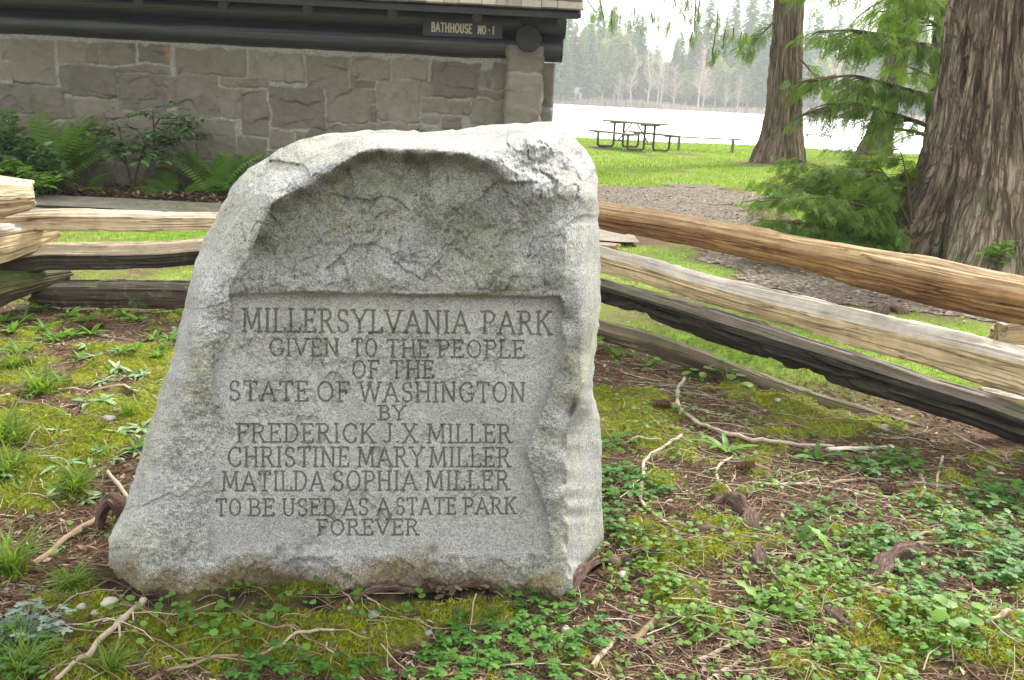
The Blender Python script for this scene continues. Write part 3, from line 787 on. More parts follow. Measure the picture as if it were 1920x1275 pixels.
for (cx_, cy_) in ((524,1030),(562,1029),(812,1029)): alg_ += 1.0*np.exp(-((pxu-cx_)/8)**2-((pyu-cy_-3)/6)**2)
# the back of the boulder: rim drawn backwards, rounded and closed
e = np.concatenate([Qb[:, [0,1]], Qb[:, [1,2]], Qb[:, [2,3]], Qb[:, [3,0]]])
key = np.sort(e, 1); kk = key[:,0].astype(np.int64)*len(SV) + key[:,1]
_, first, cnt = np.unique(kk, return_index=True, return_counts=True)
be = e[first[cnt == 1]]
rim, ri = np.unique(be, return_inverse=True); ri = ri.reshape(be.shape)
cen = SV[rim].mean(0); RV = SV[rim]
rings = []
for (dy, sc, dz) in ((.10, .985, .0), (.24, .93, -.02), (.36, .78, -.06)):
    w_ = cen + (RV-cen)*np.array([sc, 1, sc]) + np.array([0, dy, dz*0])
    w_[:,1] = RV[:,1]*(1-.35) + cen[1]*.35 + dy
    w_ += .012*np.stack([fbm(RV[:,0]*6, RV[:,2]*6, dy*9, s_, 3) for s_ in (1, 2, 3)], -1)
    rings.append(w_)
base0 = len(SV); nr = len(rim)
allV = np.concatenate([SV] + rings + [[cen + np.array([0, .42, 0])]])
Qs = [Qb]; prev = rim[ri]
for r_ in range(3):
    cur = ri + base0 + r_*nr
    Qs.append(np.stack([prev[:,1], prev[:,0], cur[:,0], cur[:,1]], -1)); prev = cur
Tb = np.stack([prev[:,1], prev[:,0], np.full(len(prev), base0+3*nr)], -1)
pad = np.zeros(len(allV)-len(SV))
stain_a = np.concatenate([np.clip(foot, 0, 1), pad+.2]); shade_alg_a = np.concatenate([np.clip(alg_ + black, 0, 1), pad+.3]); clean_a = np.concatenate([LEDGE_T.ravel()[used], pad])
face_line = np.where((gr_[Qb] > .12).sum(1) >= 2, gl_[Qb].max(1), -1)
mon = empty('stone_monument', (float(cen[0]), float(SV[:,1].min()), 0))
tag(mon, 'big rough grey granite boulder with words carved into its smoothed face', 'monument')
mo_ = np.array(mon.location)
def sub_mesh(name, faces, mt, parent):
    faces = [f for f in faces if len(f)]
    us = np.unique(np.concatenate([f.ravel() for f in faces]))
    mp_ = np.full(len(allV), -1); mp_[us] = np.arange(len(us))
    return mesh(name, allV[us]-mo_, [mp_[f] for f in faces], mt, parent, True, None, {'stain': stain_a[us], 'shade_algae': shade_alg_a[us], 'clean': clean_a[us]})
boulder = sub_mesh('boulder', [Qb[face_line < 0]] + Qs[1:] + [Tb], M['granite'], mon)
for li in range(len(LINES)):
    o = sub_mesh('inscription_line', [Qb[face_line == li]], M['granite_cut_shade'], boulder)
    o['label'] = 'carved line of capitals reading ' + WORDS[li]
print('boulder', len(allV))

# ------------------------------------------------------------------ split-rail fence
M['w_gold'] = m_wood('w_gold', (.38, .225, .09), (.24, .13, .05), (.13, .048, .02), 1.0, top=(.38, .26, .13))
M['w_pale'] = m_wood('w_pale', (.62, .50, .31), (.51, .385, .21), (.36, .25, .13), .45, top=(.56, .52, .46))
M['w_cream'] = m_wood('w_cream', (.66, .52, .34), (.52, .38, .22), (.30, .18, .09), .6, top=(.70, .58, .42))
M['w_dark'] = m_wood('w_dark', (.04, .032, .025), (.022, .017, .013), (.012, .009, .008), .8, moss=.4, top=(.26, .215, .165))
M['w_old'] = m_wood('w_old', (.20, .15, .09), (.12, .085, .05), (.05, .035, .02), 1.0, moss=.5, top=(.20, .16, .10))
M['w_lichen'] = m_wood('w_lichen', (.085, .06, .042), (.05, .036, .026), (.02, .015, .012), .8, lichen=1.0, top=(.10, .08, .06))
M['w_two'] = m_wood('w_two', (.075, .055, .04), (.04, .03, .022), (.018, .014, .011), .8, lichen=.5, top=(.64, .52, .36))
M['w_moss'] = m_wood('w_moss', (.16, .11, .06), (.10, .065, .035), (.03, .022, .015), .9, moss=1.25)
SEC = {
 'wedge': [(-.95,.35),(-.35,.95),(.35,.85),(.95,.15),(.70,-.85),(-.1,-1.0),(-.8,-.5)],
 'half': [(-1.1,.45),(-.3,1.0),(.45,.75),(.8,.35),(.75,-.55),(.35,-1.0),(-.7,-.8)],
 'quarter': [(-1.1,.65),(.2,.95),(.85,.30),(.65,-1.0),(-.5,-.9)],
 'plank': [(-.9,.7),(-.3,1.0),(.45,.85),(.92,.5),(.95,-.35),(.45,-1.0),(-.7,-.75)],
 'slab': [(-1.0,.7),(-.1,1.0),(.75,.55),(.85,-.2),(.55,-1.0),(-.8,-.85)],
 'round': [(-.9,.0),(-.65,.7),(0,1.0),(.65,.75),(.95,.05),(.65,-.7),(0,-1.0),(-.7,-.7)],
}
def rail(name, pts, Y0, Y1, sec, mt, parent=None, label=None, seed=0, jag=.0, depthk=1.0, taper=(0, 0)):
    """pts: (x, y, thickness) along the rail's middle in the photograph; Y0, Y1: its distances"""
    pts = np.array(pts, float)
    n = 150
    tt = np.linspace(0, 1, n); x = pts[0,0] + (pts[-1,0]-pts[0,0])*tt
    rev = pts[0,0] > pts[-1,0]
    xs = pts[::-1] if rev else pts
    def smooth(col):
        v = np.interp(x, xs[:,0], xs[:,col]); ker = np.hanning(15); ker /= ker.sum()
        return np.convolve(np.pad(v, 7, mode='reflect', reflect_type='odd'), ker, 'valid')
    y, th = smooth(1), smooth(2)
    Yd = 1/((1-tt)/Y0 + tt/Y1)
    P = on_y(x, y, Yd)
    hw = th/2/F*np.linalg.norm(P - np.array([0,0,EYE]), axis=1)
    T = np.gradient(P, axis=0); T /= np.linalg.norm(T, axis=1)[:,None]
    L = np.concatenate([[0], np.cumsum(np.linalg.norm(np.diff(P, axis=0), axis=1))])
    Hh = np.cross(T, [0,0,1.0]); Hh /= np.linalg.norm(Hh, axis=1)[:,None]
    if (Hh @ np.array([0,-1.0,0])).mean() < 0: Hh = -Hh
    U = np.cross(Hh, T); U *= np.sign((U[:,2]).mean())
    sp_ = np.array(SEC[sec], float); m = len(sp_)
    per = 14; S_ = []
    for i in range(m):
        a, b = sp_[i], sp_[(i+1) % m]
        for q_ in range(per): S_.append(a + (b-a)*((q_+.0)/per))
    S_ = np.array(S_); S_ = .2*np.roll(S_,1,0)+.6*S_+.2*np.roll(S_,-1,0); kq = len(S_)
    arc = np.concatenate([[0], np.cumsum(np.linalg.norm(np.diff(S_, axis=0), axis=1))])
    g_ = 1 + .09*fbm(L[:,None]*2.2+seed, S_[None,:,0]*1.1, S_[None,:,1]*1.1+seed, seed, 3)
    wa = arc[None] + .10*noise(L[:,None]*1.4, seed*1.0, 0, seed+11)
    g_ = g_ + .09*facets(L[:,None]*2.6 + 0*wa, wa*1.3, seed+31) + .045*facets(L[:,None]*6 + 0*wa, wa*3.2, seed+41)
    g_ = g_ + .04*noise(L[:,None]*1.1, wa*6, seed, seed+5) + .03*noise(L[:,None]*2.5, wa*17, 0, seed+6) + .012*noise(L[:,None]*9, wa*40, 0, seed+7)
    cr = np.random.default_rng(seed+900)
    for _ in range(26):                      # drying cracks along the grain
        a0 = cr.uniform(0, arc[-1]); l0 = cr.uniform(0, L[-1]); ll = cr.uniform(.15, .8)
        g_ = g_ - cr.uniform(.05, .16)*np.exp(-((wa-a0)/.035)**2)*np.clip(1-((L[:,None]-l0)/ll)**2, 0, 1)
    for _ in range(5):                       # broken flakes
        a0 = cr.uniform(0, arc[-1]); l0 = cr.uniform(0, L[-1]); ll = cr.uniform(.06, .25)
        g_ = g_ - cr.uniform(.04, .10)*sst(.0, .06, .34-np.abs(wa-a0))*sst(0, .03, ll-np.abs(L[:,None]-l0))
    if jag: g_ = g_ + jag*np.minimum(0, fbm(L[:,None]*6, arc[None]*1.5, 0, seed+8, 4))*(S_[None,:,1] < .1)
    tw = .16*noise(L*.9, L*0, 0, seed+2)
    cs, sn = np.cos(tw), np.sin(tw)
    hx = (S_[None,:,0]*cs[:,None] - S_[None,:,1]*sn[:,None])*depthk; ux = S_[None,:,0]*sn[:,None] + S_[None,:,1]*cs[:,None]
    V = P[:,None] + (hw[:,None]*g_)[...,None]*(hx[...,None]*Hh[:,None] + ux[...,None]*U[:,None])
    # ragged ends
    end = .03*noise(arc*3, arc*0, 0, seed+3)
    V[0] -= T[0]*end[:,None]; V[-1] += T[-1]*end[:,None]
    i = np.arange(n-1)[:,None]*kq; j = np.arange(kq)[None]; j2 = (j+1) % kq
    Q = np.stack([i+j, i+j2, i+kq+j2, i+kq+j], -1).reshape(-1, 4)
    uv = np.stack(np.broadcast_arrays(L[:,None]+seed*3.3, arc[None]*hw.mean()), -1).reshape(-1, 2)
    sn_ = np.gradient(np.r_[S_[-1:], S_, S_[:1]], axis=0)[1:-1]; nu = -sn_[:,0]*-1
    nrm = np.stack([-sn_[:,1], sn_[:,0]], -1); nrm /= np.linalg.norm(nrm, axis=1)[:,None]
    if (nrm*S_).sum() < 0: nrm = -nrm
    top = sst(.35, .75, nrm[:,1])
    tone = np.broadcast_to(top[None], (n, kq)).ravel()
    mb = MB(); mb.add(V.reshape(-1,3), Q, tone, uv)
    for e_, flip in ((0, False), (n-1, True)):
        c_ = V[e_].mean(0)
        W = np.concatenate([V[e_], [c_]])
        t = np.array([[a, (a+1) % kq, kq] for a in range(kq)])
        mb.add(W, t[:, ::-1] if flip else t, 0.0, np.concatenate([np.stack([L[e_]+.02*S_[:,0], arc*hw[e_]], -1), [[L[e_], 0.0]]]))
    o = mb.build(name, mt, parent, True, (0,0,0) if parent is None else parent.location)
    o.data.set_sharp_from_angle(angle=math.radians(32))
    if label: o['label'] = label
    return o
fence = empty('split_rail_fence', (float(FENCE_L[1,0]), float(FENCE_L[1,1]), 0))
tag(fence, 'zigzag fence of stacked split cedar rails behind the carved boulder', 'fence')
rail('rail', [(1080,398,47),(1125,404,49),(1200,418,50),(1313,436,52),(1420,459,57),(1527,482,62),(1640,507,70),(1740,527,76),(1840,547,74),(1911,560,75),(2060,592,84)], 5.42, 3.72, 'half', M['w_gold'], fence, 'golden brown top rail with reddish streaks and knots', 1)
rail('rail', [(1080,468,42),(1125,484,44),(1220,506,46),(1313,534,49),(1420,563,52),(1527,590,56),(1640,618,60),(1740,642,66),(1830,668,76),(1920,692,82),(2060,727,86)], 5.40, 3.70, 'quarter', M['w_pale'], fence, 'thick pale freshly split rail with grey upper face', 2)
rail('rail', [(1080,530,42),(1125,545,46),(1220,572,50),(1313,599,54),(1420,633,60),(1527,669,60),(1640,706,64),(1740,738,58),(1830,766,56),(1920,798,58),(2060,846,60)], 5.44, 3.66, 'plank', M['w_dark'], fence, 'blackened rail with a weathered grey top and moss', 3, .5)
rail('rail', [(1080,604,36),(1125,618,38),(1210,641,38),(1313,676,40),(1430,720,34),(1527,752,30),(1640,786,30),(1760,822,32),(1920,868,34)], 5.42, 3.95, 'wedge', M['w_old'], fence, 'lowest brown rail sinking into the soil', 4)
rail('rail', [(-60,410,24),(0,414,26),(40,413,30),(87,411,36),(160,412,37),(232,413,37),(319,415,36),(406,413,33),(520,420,33),(700,430,30),(950,450,27),(1158,464,18)], 5.60, 5.55, 'quarter', M['w_cream'], fence, 'cream coloured straight rail with a dark underside', 5)
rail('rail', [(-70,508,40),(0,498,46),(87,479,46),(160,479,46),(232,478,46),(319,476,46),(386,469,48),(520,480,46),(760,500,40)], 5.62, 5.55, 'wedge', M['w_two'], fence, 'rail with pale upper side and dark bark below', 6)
rail('rail', [(70,548,40),(116,551,44),(232,550,46),(348,551,46),(480,560,46),(640,568,44)], 5.66, 5.55, 'slab', M['w_lichen'], fence, 'dark bottom log blotched with green lichen', 7)
rail('rail', [(-330,360,90),(-150,366,80),(-40,371,74),(0,371,70),(30,369,60),(56,368,52)], 4.75, 5.5, 'round', M['w_cream'], fence, 'thick cream rail end with a sawn face', 8)
rail('rail', [(-330,530,100),(-150,490,84),(-40,462,70),(0,455,62),(60,442,44),(106,434,22)], 4.75, 5.72, 'slab', M['w_pale'], fence, 'pale rail tapering to a point between the others', 9)
rail('rail', [(-330,640,90),(-150,585,74),(-40,552,62),(0,538,56),(70,524,36),(128,513,20)], 4.8, 5.75, 'slab', M['w_moss'], fence, 'mossy brown rail end at the bottom of the stack', 10)
rail('rail', [(1872,624,40),(1895,624,54),(1940,621,62),(2100,610,62)], 4.0, 4.25, 'round', M['w_pale'], fence, 'pale rounded rail end laid across the others', 11)
rail('rail', [(1838,734,14),(1880,748,30),(1930,762,42),(2100,800,60)], 4.12, 4.3, 'slab', M['w_pale'], fence, 'pale grey rail end wedged under the thick rail', 12)

# ------------------------------------------------------------------ bathhouse
WY = 11.8
k = NT('wall_stone'); v = k.coord()
mt_ = k.attr('mortar'); tn = k.attr('tone')
f = k.noise(v, 7, 9, .72); f2 = k.noise(v, 40, 5, .6)
st_ = k.ramp(tn, [(0, (.137, .121, .096)), (.5, (.175, .156, .123)), (1, (.218, .195, .154))])
st_ = k.mix(.5, st_, k.ramp(f, [(.3, .55), (.7, 1.15)]), 'MULTIPLY')
st_ = k.mix(k.attr('rust'), st_, (.36, .17, .08))
mo = k.ramp(f2, [(.3, (.17, .165, .145)), (.7, (.33, .32, .28))])
k.bsdf(k.mix(mt_, st_, mo), .92, k.bump(k.math('ADD', f, k.math('MULTIPLY', f2, .4)), .6, .02), .15)
M['wall_stone'] = k.m
k = NT('log'); uv = k.n('TexCoord').outputs['UV']
g = k.noise(k.n('Mapping', {0: uv, 3: (.7, 26, 1)}).outputs[0], 1.0, 7, .6, .3)
col = k.ramp(g, [(.3, (.007, .008, .012)), (.55, (.014, .015, .021)), (.75, (.034, .035, .045))])
k.bsdf(col, k.ramp(g, [(.3, .3), (.7, .5)]), k.bump(g, .6, .015), .6)
M['log'] = k.m
M['log_end'] = m_simple('log_end', (.011, .011, .014), (.03, .028, .03), 14, .75, .5)
z1 = [(70,215,310,470),(330,225,480,350),(485,235,548,350),(555,235,755,355),(775,245,950,360),(985,270,1370,420),(1385,290,1695,450),(0,220,60,330),(0,345,60,450),(345,360,395,520),(400,360,650,545),(655,368,955,412),(665,412,925,615),(925,418,980,600),(985,420,1220,660),(1230,430,1500,486),(1225,492,1345,660),(1345,495,1490,760),(1505,480,1815,715),(0,470,180,640),(185,480,355,660),(362,545,412,665),(417,550,585,690),(590,562,690,664),(695,620,950,760),(590,670,770,900),(780,765,965,900),(970,672,1085,720),(970,725,1085,880),(1095,675,1310,900),(1320,765,1480,900),(1500,722,1640,830),(1648,735,1725,830),(1730,722,1898,830),(0,650,250,900),(260,680,410,900),(417,695,580,905),(400,915,515,1060),(520,915,640,1060),(645,905,820,1060),(826,905,1000,1060),(1005,905,1200,1060),(1205,905,1420,1060),(1425,905,1640,1060),(0,905,190,1060),(195,905,395,1060),(1490,840,1700,900)]
z2 = [(50,310,285,490),(295,320,510,440),(520,325,725,450),(740,340,1000,550),(1008,385,1070,490),(1078,350,1160,500),(292,440,425,495),(160,490,385,680),(390,500,430,570),(388,576,430,690),(434,452,670,680),(678,456,755,545),(1000,505,1150,552),(678,556,948,632),(955,560,1150,700),(678,640,785,690),(792,645,905,720),(160,690,430,860),(436,690,670,860),(676,725,950,860),(955,706,1150,860)]
stones = []
for q_, ox in ((z1, 0), (z2, 560)):
    for (a, b, c, d) in q_: stones.append((a*.3372+ox, b*.3372, c*.3372+ox, d*.3372))
SR = []
for (a, b, c, d) in stones:
    p = on_y(np.array([a, c, a, c]), np.array([b, b, d, d]), WY)
    SR.append((min(p[0,0], p[2,0]), p[2:,2].mean(), max(p[1,0], p[3,0]), p[:2,2].mean()))
rs = np.random.default_rng(5)
xl = min(r[0] for r in SR); zlow = .22
zz = -.05
while zz < 1.75:                       # the unseen rest of the wall
    hh = rs.uniform(.22, .42); x_ = -8.2
    while x_ < xl-.02:
        w_ = rs.uniform(.3, .8); SR.append((x_, zz, min(x_+w_-.03, xl-.02), min(zz+hh-.03, 1.78))); x_ += w_
    x_ = xl
    while x_ < .2:
        w_ = rs.uniform(.35, .8)
        if zz+hh < .34 or (x_ > -2.6 and zz+hh < .75): SR.append((x_, zz, x_+w_-.03, zz+hh-.03))
        x_ += w_
    zz += hh
def stone_field(A, B, rects, seed):
    """height, mortar, tone over the wall (A along, B up)"""
    hgt = np.zeros(A.shape); mor = np.ones(A.shape); ton = np.full(A.shape, .5); s0 = np.full(A.shape, -9.0)
    Aw = A + .022*fbm(A*6, B*6, 0, seed, 3); Bw = B + .022*fbm(A*6, B*6, 0, seed+1, 3)
    for n_, (x0, z0, x1, z1_) in enumerate(rects):
        cx, cz, hx, hz = (x0+x1)/2, (z0+z1_)/2, (x1-x0)/2-.007, (z1_-z0)/2-.007
        r_ = np.random.default_rng(n_+seed); sk = r_.uniform(-.02, .02, 2); tilt = r_.uniform(-.05, .05, 2)
        i0, i1 = np.searchsorted(A[0], [x0-.1, x1+.1]); j0, j1 = np.searchsorted(B[:,0], [z0-.1, z1_+.1])
        sl = (slice(j0, j1), slice(i0, i1))
        a, b = Aw[sl]-cx, Bw[sl]-cz
        a, b = a + sk[0]*b, b + sk[1]*a
        s_ = np.minimum(hx-np.abs(a), hz-np.abs(b))
        s_ = np.minimum(s_, (hx+hz)*.97-np.abs(a)-np.abs(b)+.06*hz)
        n1_ = fbm(A[sl]*4+n_*3.1, B[sl]*4, 0, seed+2, 4)
        st = 1-np.abs(fbm(A[sl]*3.2+n_*5.7, B[sl]*6, 0, seed+3, 4))
        fc_ = facets(A[sl]*3.3+n_*1.7+.12*n1_, B[sl]*4.2+.12*n1_, seed+8); f2_ = facets(A[sl]*9+n_, B[sl]*11, seed+9)
        hh_ = sst(-.005, .012, s_)*(.022 + .012*n1_ + .034*fc_ + .012*f2_ + tilt[0]*a + tilt[1]*b)
        m_ = s_ > s0[sl]
        s0[sl] = np.where(m_, s_, s0[sl]); hgt[sl] = np.where(m_ & (s_ > -.02), hh_, hgt[sl])
        mor[sl] = np.minimum(mor[sl], 1-sst(-.014, .004, s_)); ton[sl] = np.where(s_ > -.01, r_.uniform(0, 1), ton[sl])
    hgt = np.where(mor > .5, .012+.01*fbm(A*20, B*20, 0, seed+6, 3), hgt)
    return hgt, mor, ton
ax = lin((-8.2,-6.6,50),(-6.6,.10,440)); az = lin((-.1,1.82,150))
A_, B_ = np.meshgrid(ax, az)
hg, mr, tn_ = stone_field(A_, B_, SR, 200)
top_m = sst(1.74, 1.77, B_ + .03*fbm(A_*8, B_*3, 0, 44, 3)); mr = np.maximum(mr, top_m)
pr = on_y(np.array([318.]), np.array([100.]), WY)[0]
rust = np.exp(-((A_-pr[0])/.03)**2-((B_-pr[2])/.10)**2)
house = empty('bathhouse', (0, WY, 0))
tag(house, 'park bathhouse of grey brown stone below and black logs above', 'building')
def sub(o): return o
def local(P): return np.asarray(P) - np.array([0, WY, 0])
ii = np.arange(A_.size).reshape(A_.shape)
VW = np.stack([A_, WY - hg, B_], -1).reshape(-1, 3)
mesh('stone_wall', local(VW), np.stack([ii[:-1,:-1], ii[:-1,1:], ii[1:,1:], ii[1:,:-1]], -1).reshape(-1,4), M['wall_stone'], house, True, None, {'mortar': mr, 'tone': tn_, 'rust': rust})
# corner buttress and the return of the cross wall
def stone_block(name, x0, x1, y0, y1, z0, z1_, cuts, seed):
    """a rough block standing proud: front, both sides and top as one wrapped sheet"""
    nz = int((z1_-z0)/.018); per = []
    for (p, q_) in (((x0, y1), (x0, y0)), ((x0, y0), (x1, y0)), ((x1, y0), (x1, y1))):
        m_ = max(3, int(math.hypot(q_[0]-p[0], q_[1]-p[1])/.018))
        for t in range(m_): per.append((p[0]+(q_[0]-p[0])*t/m_, p[1]+(q_[1]-p[1])*t/m_))
    per.append((x1, y1)); per = np.array(per)
    zz_ = np.linspace(z0, z1_, nz)
    cx, cy = (x0+x1)/2, (y0+y1)/2
    a = np.broadcast_to(per[None,:,0], (nz, len(per))); b = np.broadcast_to(per[None,:,1], (nz, len(per))); c = np.broadcast_to(zz_[:,None], (nz, len(per)))
    jz = np.min([np.abs(c-cc + .012*noise(a*9, b*9, 0, seed)) for cc in cuts], axis=0)
    h = sst(.0, .03, jz)*(.03) + .03*facets((a+b)*5, c*5, seed+5) + .012*facets((a+b)*12, c*12, seed+6) + .010*fbm(a*5, b*5, c*5, seed, 4) + .012*(1-np.abs(fbm(a*4, b*4, c*7, seed+1, 3)))
    dx, dy = a-cx, b-cy; r_ = np.hypot(dx, dy)
    corner = 1-.06*sst(.75, 1.0, np.minimum(np.abs(dx)/(x1-x0)*2, np.abs(dy)/(y1-y0)*2))
    V = np.stack([cx+dx*corner+dx/r_*h, cy+dy*corner+dy/r_*h, c], -1).reshape(-1, 3)
    w_ = len(per); I = np.arange(nz*w_).reshape(nz, w_)
    Q = np.stack([I[:-1,:-1], I[:-1,1:], I[1:,1:], I[1:,:-1]], -1).reshape(-1, 4)
    cap = len(V); V = np.concatenate([V, [[cx, cy, z1_+.01]]])
    T = np.array([[I[-1,j], I[-1,j+1], cap] for j in range(w_-1)])
    mo_ = np.r_[1-sst(.006, .022, jz).ravel(), 0.0]
    tone = np.r_[(.35+.5*(np.searchsorted(sorted(cuts), c.ravel()) % 2)), .5]
    return mesh(name, local(V), [Q, T], M['wall_stone'], house, True, None, {'mortar': mo_, 'tone': tone, 'rust': np.zeros(len(V))})
p0 = on_y(np.array([952., 1012., 1042.]), np.array([150., 150., 150.]), np.array([WY-.3, WY-.3, WY+.1]))
stone_block('buttress', p0[0,0], p0[1,0], WY-.32, WY+.3, -.1, 1.93, [1.63, .75], 301)
stone_block('stone_return', p0[1,0]-.05, p0[2,0], WY+.02, WY+6.2, -.1, 1.76, [1.24, .62], 311)
stone_block('stone_return', -8.45, -8.15, WY+.02, WY+6.2, -.1, 1.76, [1.24, .62], 317)
# logs
LD = .152
def log(name, P, r, seed, ends=True, parent=house, k_=20):
    P = np.asarray(P, float)
    n_ = 60; t = np.linspace(0, 1, n_)[:,None]; C_ = P[0]*(1-t) + P[1]*t
    mb = MB(); mb.tube(local(C_), r*(1+.05*fbm(t[:,0]*14, t[:,0]*0, 0, seed, 3)), k_, .5, False, None, .05, seed)
    o = mb.build(name, M['log'], parent)
    if ends:
        T = (P[1]-P[0])/np.linalg.norm(P[1]-P[0])
        for e_, s_ in ((P[0], -1), (P[1], 1)):
            m2 = MB(); m2.tube(local(np.array([e_+T*s_*-.02, e_+T*s_*.004])), np.array([r*1.0, r*.96]), 20, .5, True, None, .04, seed)
            m2.build('log_end', M['log_end'], o)
    return o
zt = 1.775
ends = [on_y(1054., 100., WY)[0], on_y(1060., 60., WY)[0], on_y(1058., 30., WY)[0]]
for i in range(3):
    log('log', [(-8.3, WY+.02+.01*i, zt+LD+.262*i), (ends[i]+.02*0, WY+.02, zt+LD+.262*i)], LD*(1.0, .93, .9)[i], 400+i)
bxc = (p0[0,0]+p0[1,0])/2
for i in range(3):
    log('cross_log', [(bxc+.03+.02*i, WY-.47+.05*i, zt+.225+.262*i), (bxc+.03, WY+6.4, zt+.225+.262*i)], LD*(.95, .92, .9)[i], 420+i)
# roof: shingle courses on a sloping deck, the eave over the wall
er = on_y(1092., 24., WY-.85); el_ = -8.8
sl = math.tan(math.radians(27))
k = NT('shingle'); v = k.coord()
f = k.noise(k.n('Mapping', {0: v, 3: (30, 3, 3)}).outputs[0], 1.0, 6, .6)
col = k.mix(k.ramp(k.noise(v, 3, 6, .7), [(.4, 0.0), (.65, .6)]), k.ramp(k.attr('tone'), [(0, (.06, .048, .04)), (.5, (.12, .098, .08)), (1, (.2, .17, .145))]), (.14, .15, .08))
k.bsdf(k.mix(.5, col, k.ramp(f, [(.3, .5), (.7, 1.1)]), 'MULTIPLY'), .9, k.bump(f, .6, .008), .2)
M['shingle'] = k.m
mb = MB(); r_ = np.random.default_rng(9)
ez = er[2]; ey_ = er[1]
for row in range(34):
    y0 = ey_ + row*.2; z0 = ez + (y0-ey_)*sl
    x_ = el_
    while x_ < er[0]:
        w_ = min(r_.uniform(.10, .30), er[0]-x_+.01)
        a = math.atan(sl)-.05
        R = np.array(Matrix.Rotation(a, 3, 'X'))
        L_ = .34
        mb.box((x_+w_/2, y0+L_/2*math.cos(a)-WY+r_.uniform(-.01, .01), z0+L_/2*math.sin(a)+.03+r_.uniform(-.004, .006)), (w_-.006, L_, .018), R, r_.uniform(0, 1))
        x_ += w_
roof = mb.build('roof', M['shingle'], house, False)
mb = MB(); R = np.array(Matrix.Rotation(math.atan(sl), 3, 'X'))
Ld = 7.0/math.cos(math.atan(sl))
mb.box(((el_+er[0])/2, ey_-WY+3.5+.03, ez+3.5*sl-.035), (er[0]-el_-.02, Ld, .045), R)
mb.build('roof_deck', M['log_end'], roof, False)
mb = MB(); mb.box(((el_+er[0])/2-.01, ey_-WY+.045, ez-.035), (er[0]-el_-.05, .045, .06)); mb.build('eave_board', M['log_end'], roof, False)
for i in range(10):
    mb = MB(); xx = -8.0+i*.93
    mb.tube(np.array([[xx, ey_-WY+.10, ez-.10], [xx, ey_-WY+1.4, ez-.10+1.3*sl]]), .055, 10, .5); mb.build('rafter', M['log'], roof)
# sign
M['paint_dark'] = m_simple('paint_dark', (.022, .027, .038), (.035, .04, .052), 30, .5, .2)
M['paint_cream'] = m_simple('paint_cream', (.42, .39, .30), (.52, .48, .38), 40, .7, .1)
sy = WY - LD - .06
c4 = on_y(np.array([793., 942., 793., 942.]), np.array([36., 44., 66., 73.]), sy)
sx0, sx1 = c4[[0,2],0].mean(), c4[[1,3],0].mean(); sz1, sz0 = c4[:2,2].mean(), c4[2:,2].mean()
sign = empty('sign', (sx0, sy, sz0)); tag(sign, 'dark wooden name board lettered Bathhouse No 1 on the black logs', 'sign')
mb = MB(); mb.box(((sx1-sx0)/2, .02, (sz1-sz0)/2), (sx1-sx0, .04, sz1-sz0)); mb.build('board', M['paint_dark'], sign, False)
G2 = dict(GL)
G2['1'] = (.2, [[(.1,0),(.1,1)]], []); G2['\u00b7'] = (.3, [[(.14,.45),(.16,.52)]], []); 
def block_text(word, x0, x1, y0, y1, wd):
    mb = MB(); GLs = GL.copy(); GL.update(G2)
    for st in word_strokes(word, x0, x1, y0, y1, y0, y1, False):
        st = np.array(st)
        if len(st) > 5 and np.allclose(st[0], st[-1]): pass
        P = np.stack([st[:,0], np.full(len(st), -.003), st[:,1]], -1)
        for a, b in zip(P[:-1], P[1:]):
            d = b-a; L_ = np.linalg.norm(d)
            if L_ < 1e-5: continue
            ang = math.atan2(d[2], d[0]); R = np.array(Matrix.Rotation(-ang, 3, 'Y'))
            mb.box((a+b)/2 + np.array([0, -.0004*random.random(), 0]), (L_+wd*.75, .006, wd), R)
    GL.clear(); GL.update(GLs)
    return mb
def sgn(px, py):
    p = on_y(px, py, sy); return p[0]-sx0, p[2]-sz0
for txt, xa, ya, xb, yb, nm in (('BATHHOUSE', 809, 44.5, 885, 60, 'lettering'), ('NO', 896, 49, 911, 63, 'lettering'), ('\u00b7', 914, 50, 921, 63, 'lettering'), ('1', 922, 50.5, 928, 64, 'lettering')):
    a = sgn(xa, (ya+yb)/2-1.4*(1 if txt == 'BATHHOUSE' else 0)); b = sgn(xb, (ya+yb)/2+1.4*(1 if txt == 'BATHHOUSE' else 0))
    zc = (a[1]+b[1])/2; hz = (yb-ya)/F*WY/2
    o = block_text(txt, a[0], b[0], zc-hz+.004, zc+hz-.004, .017).build(nm, M['paint_cream'], sign, False)

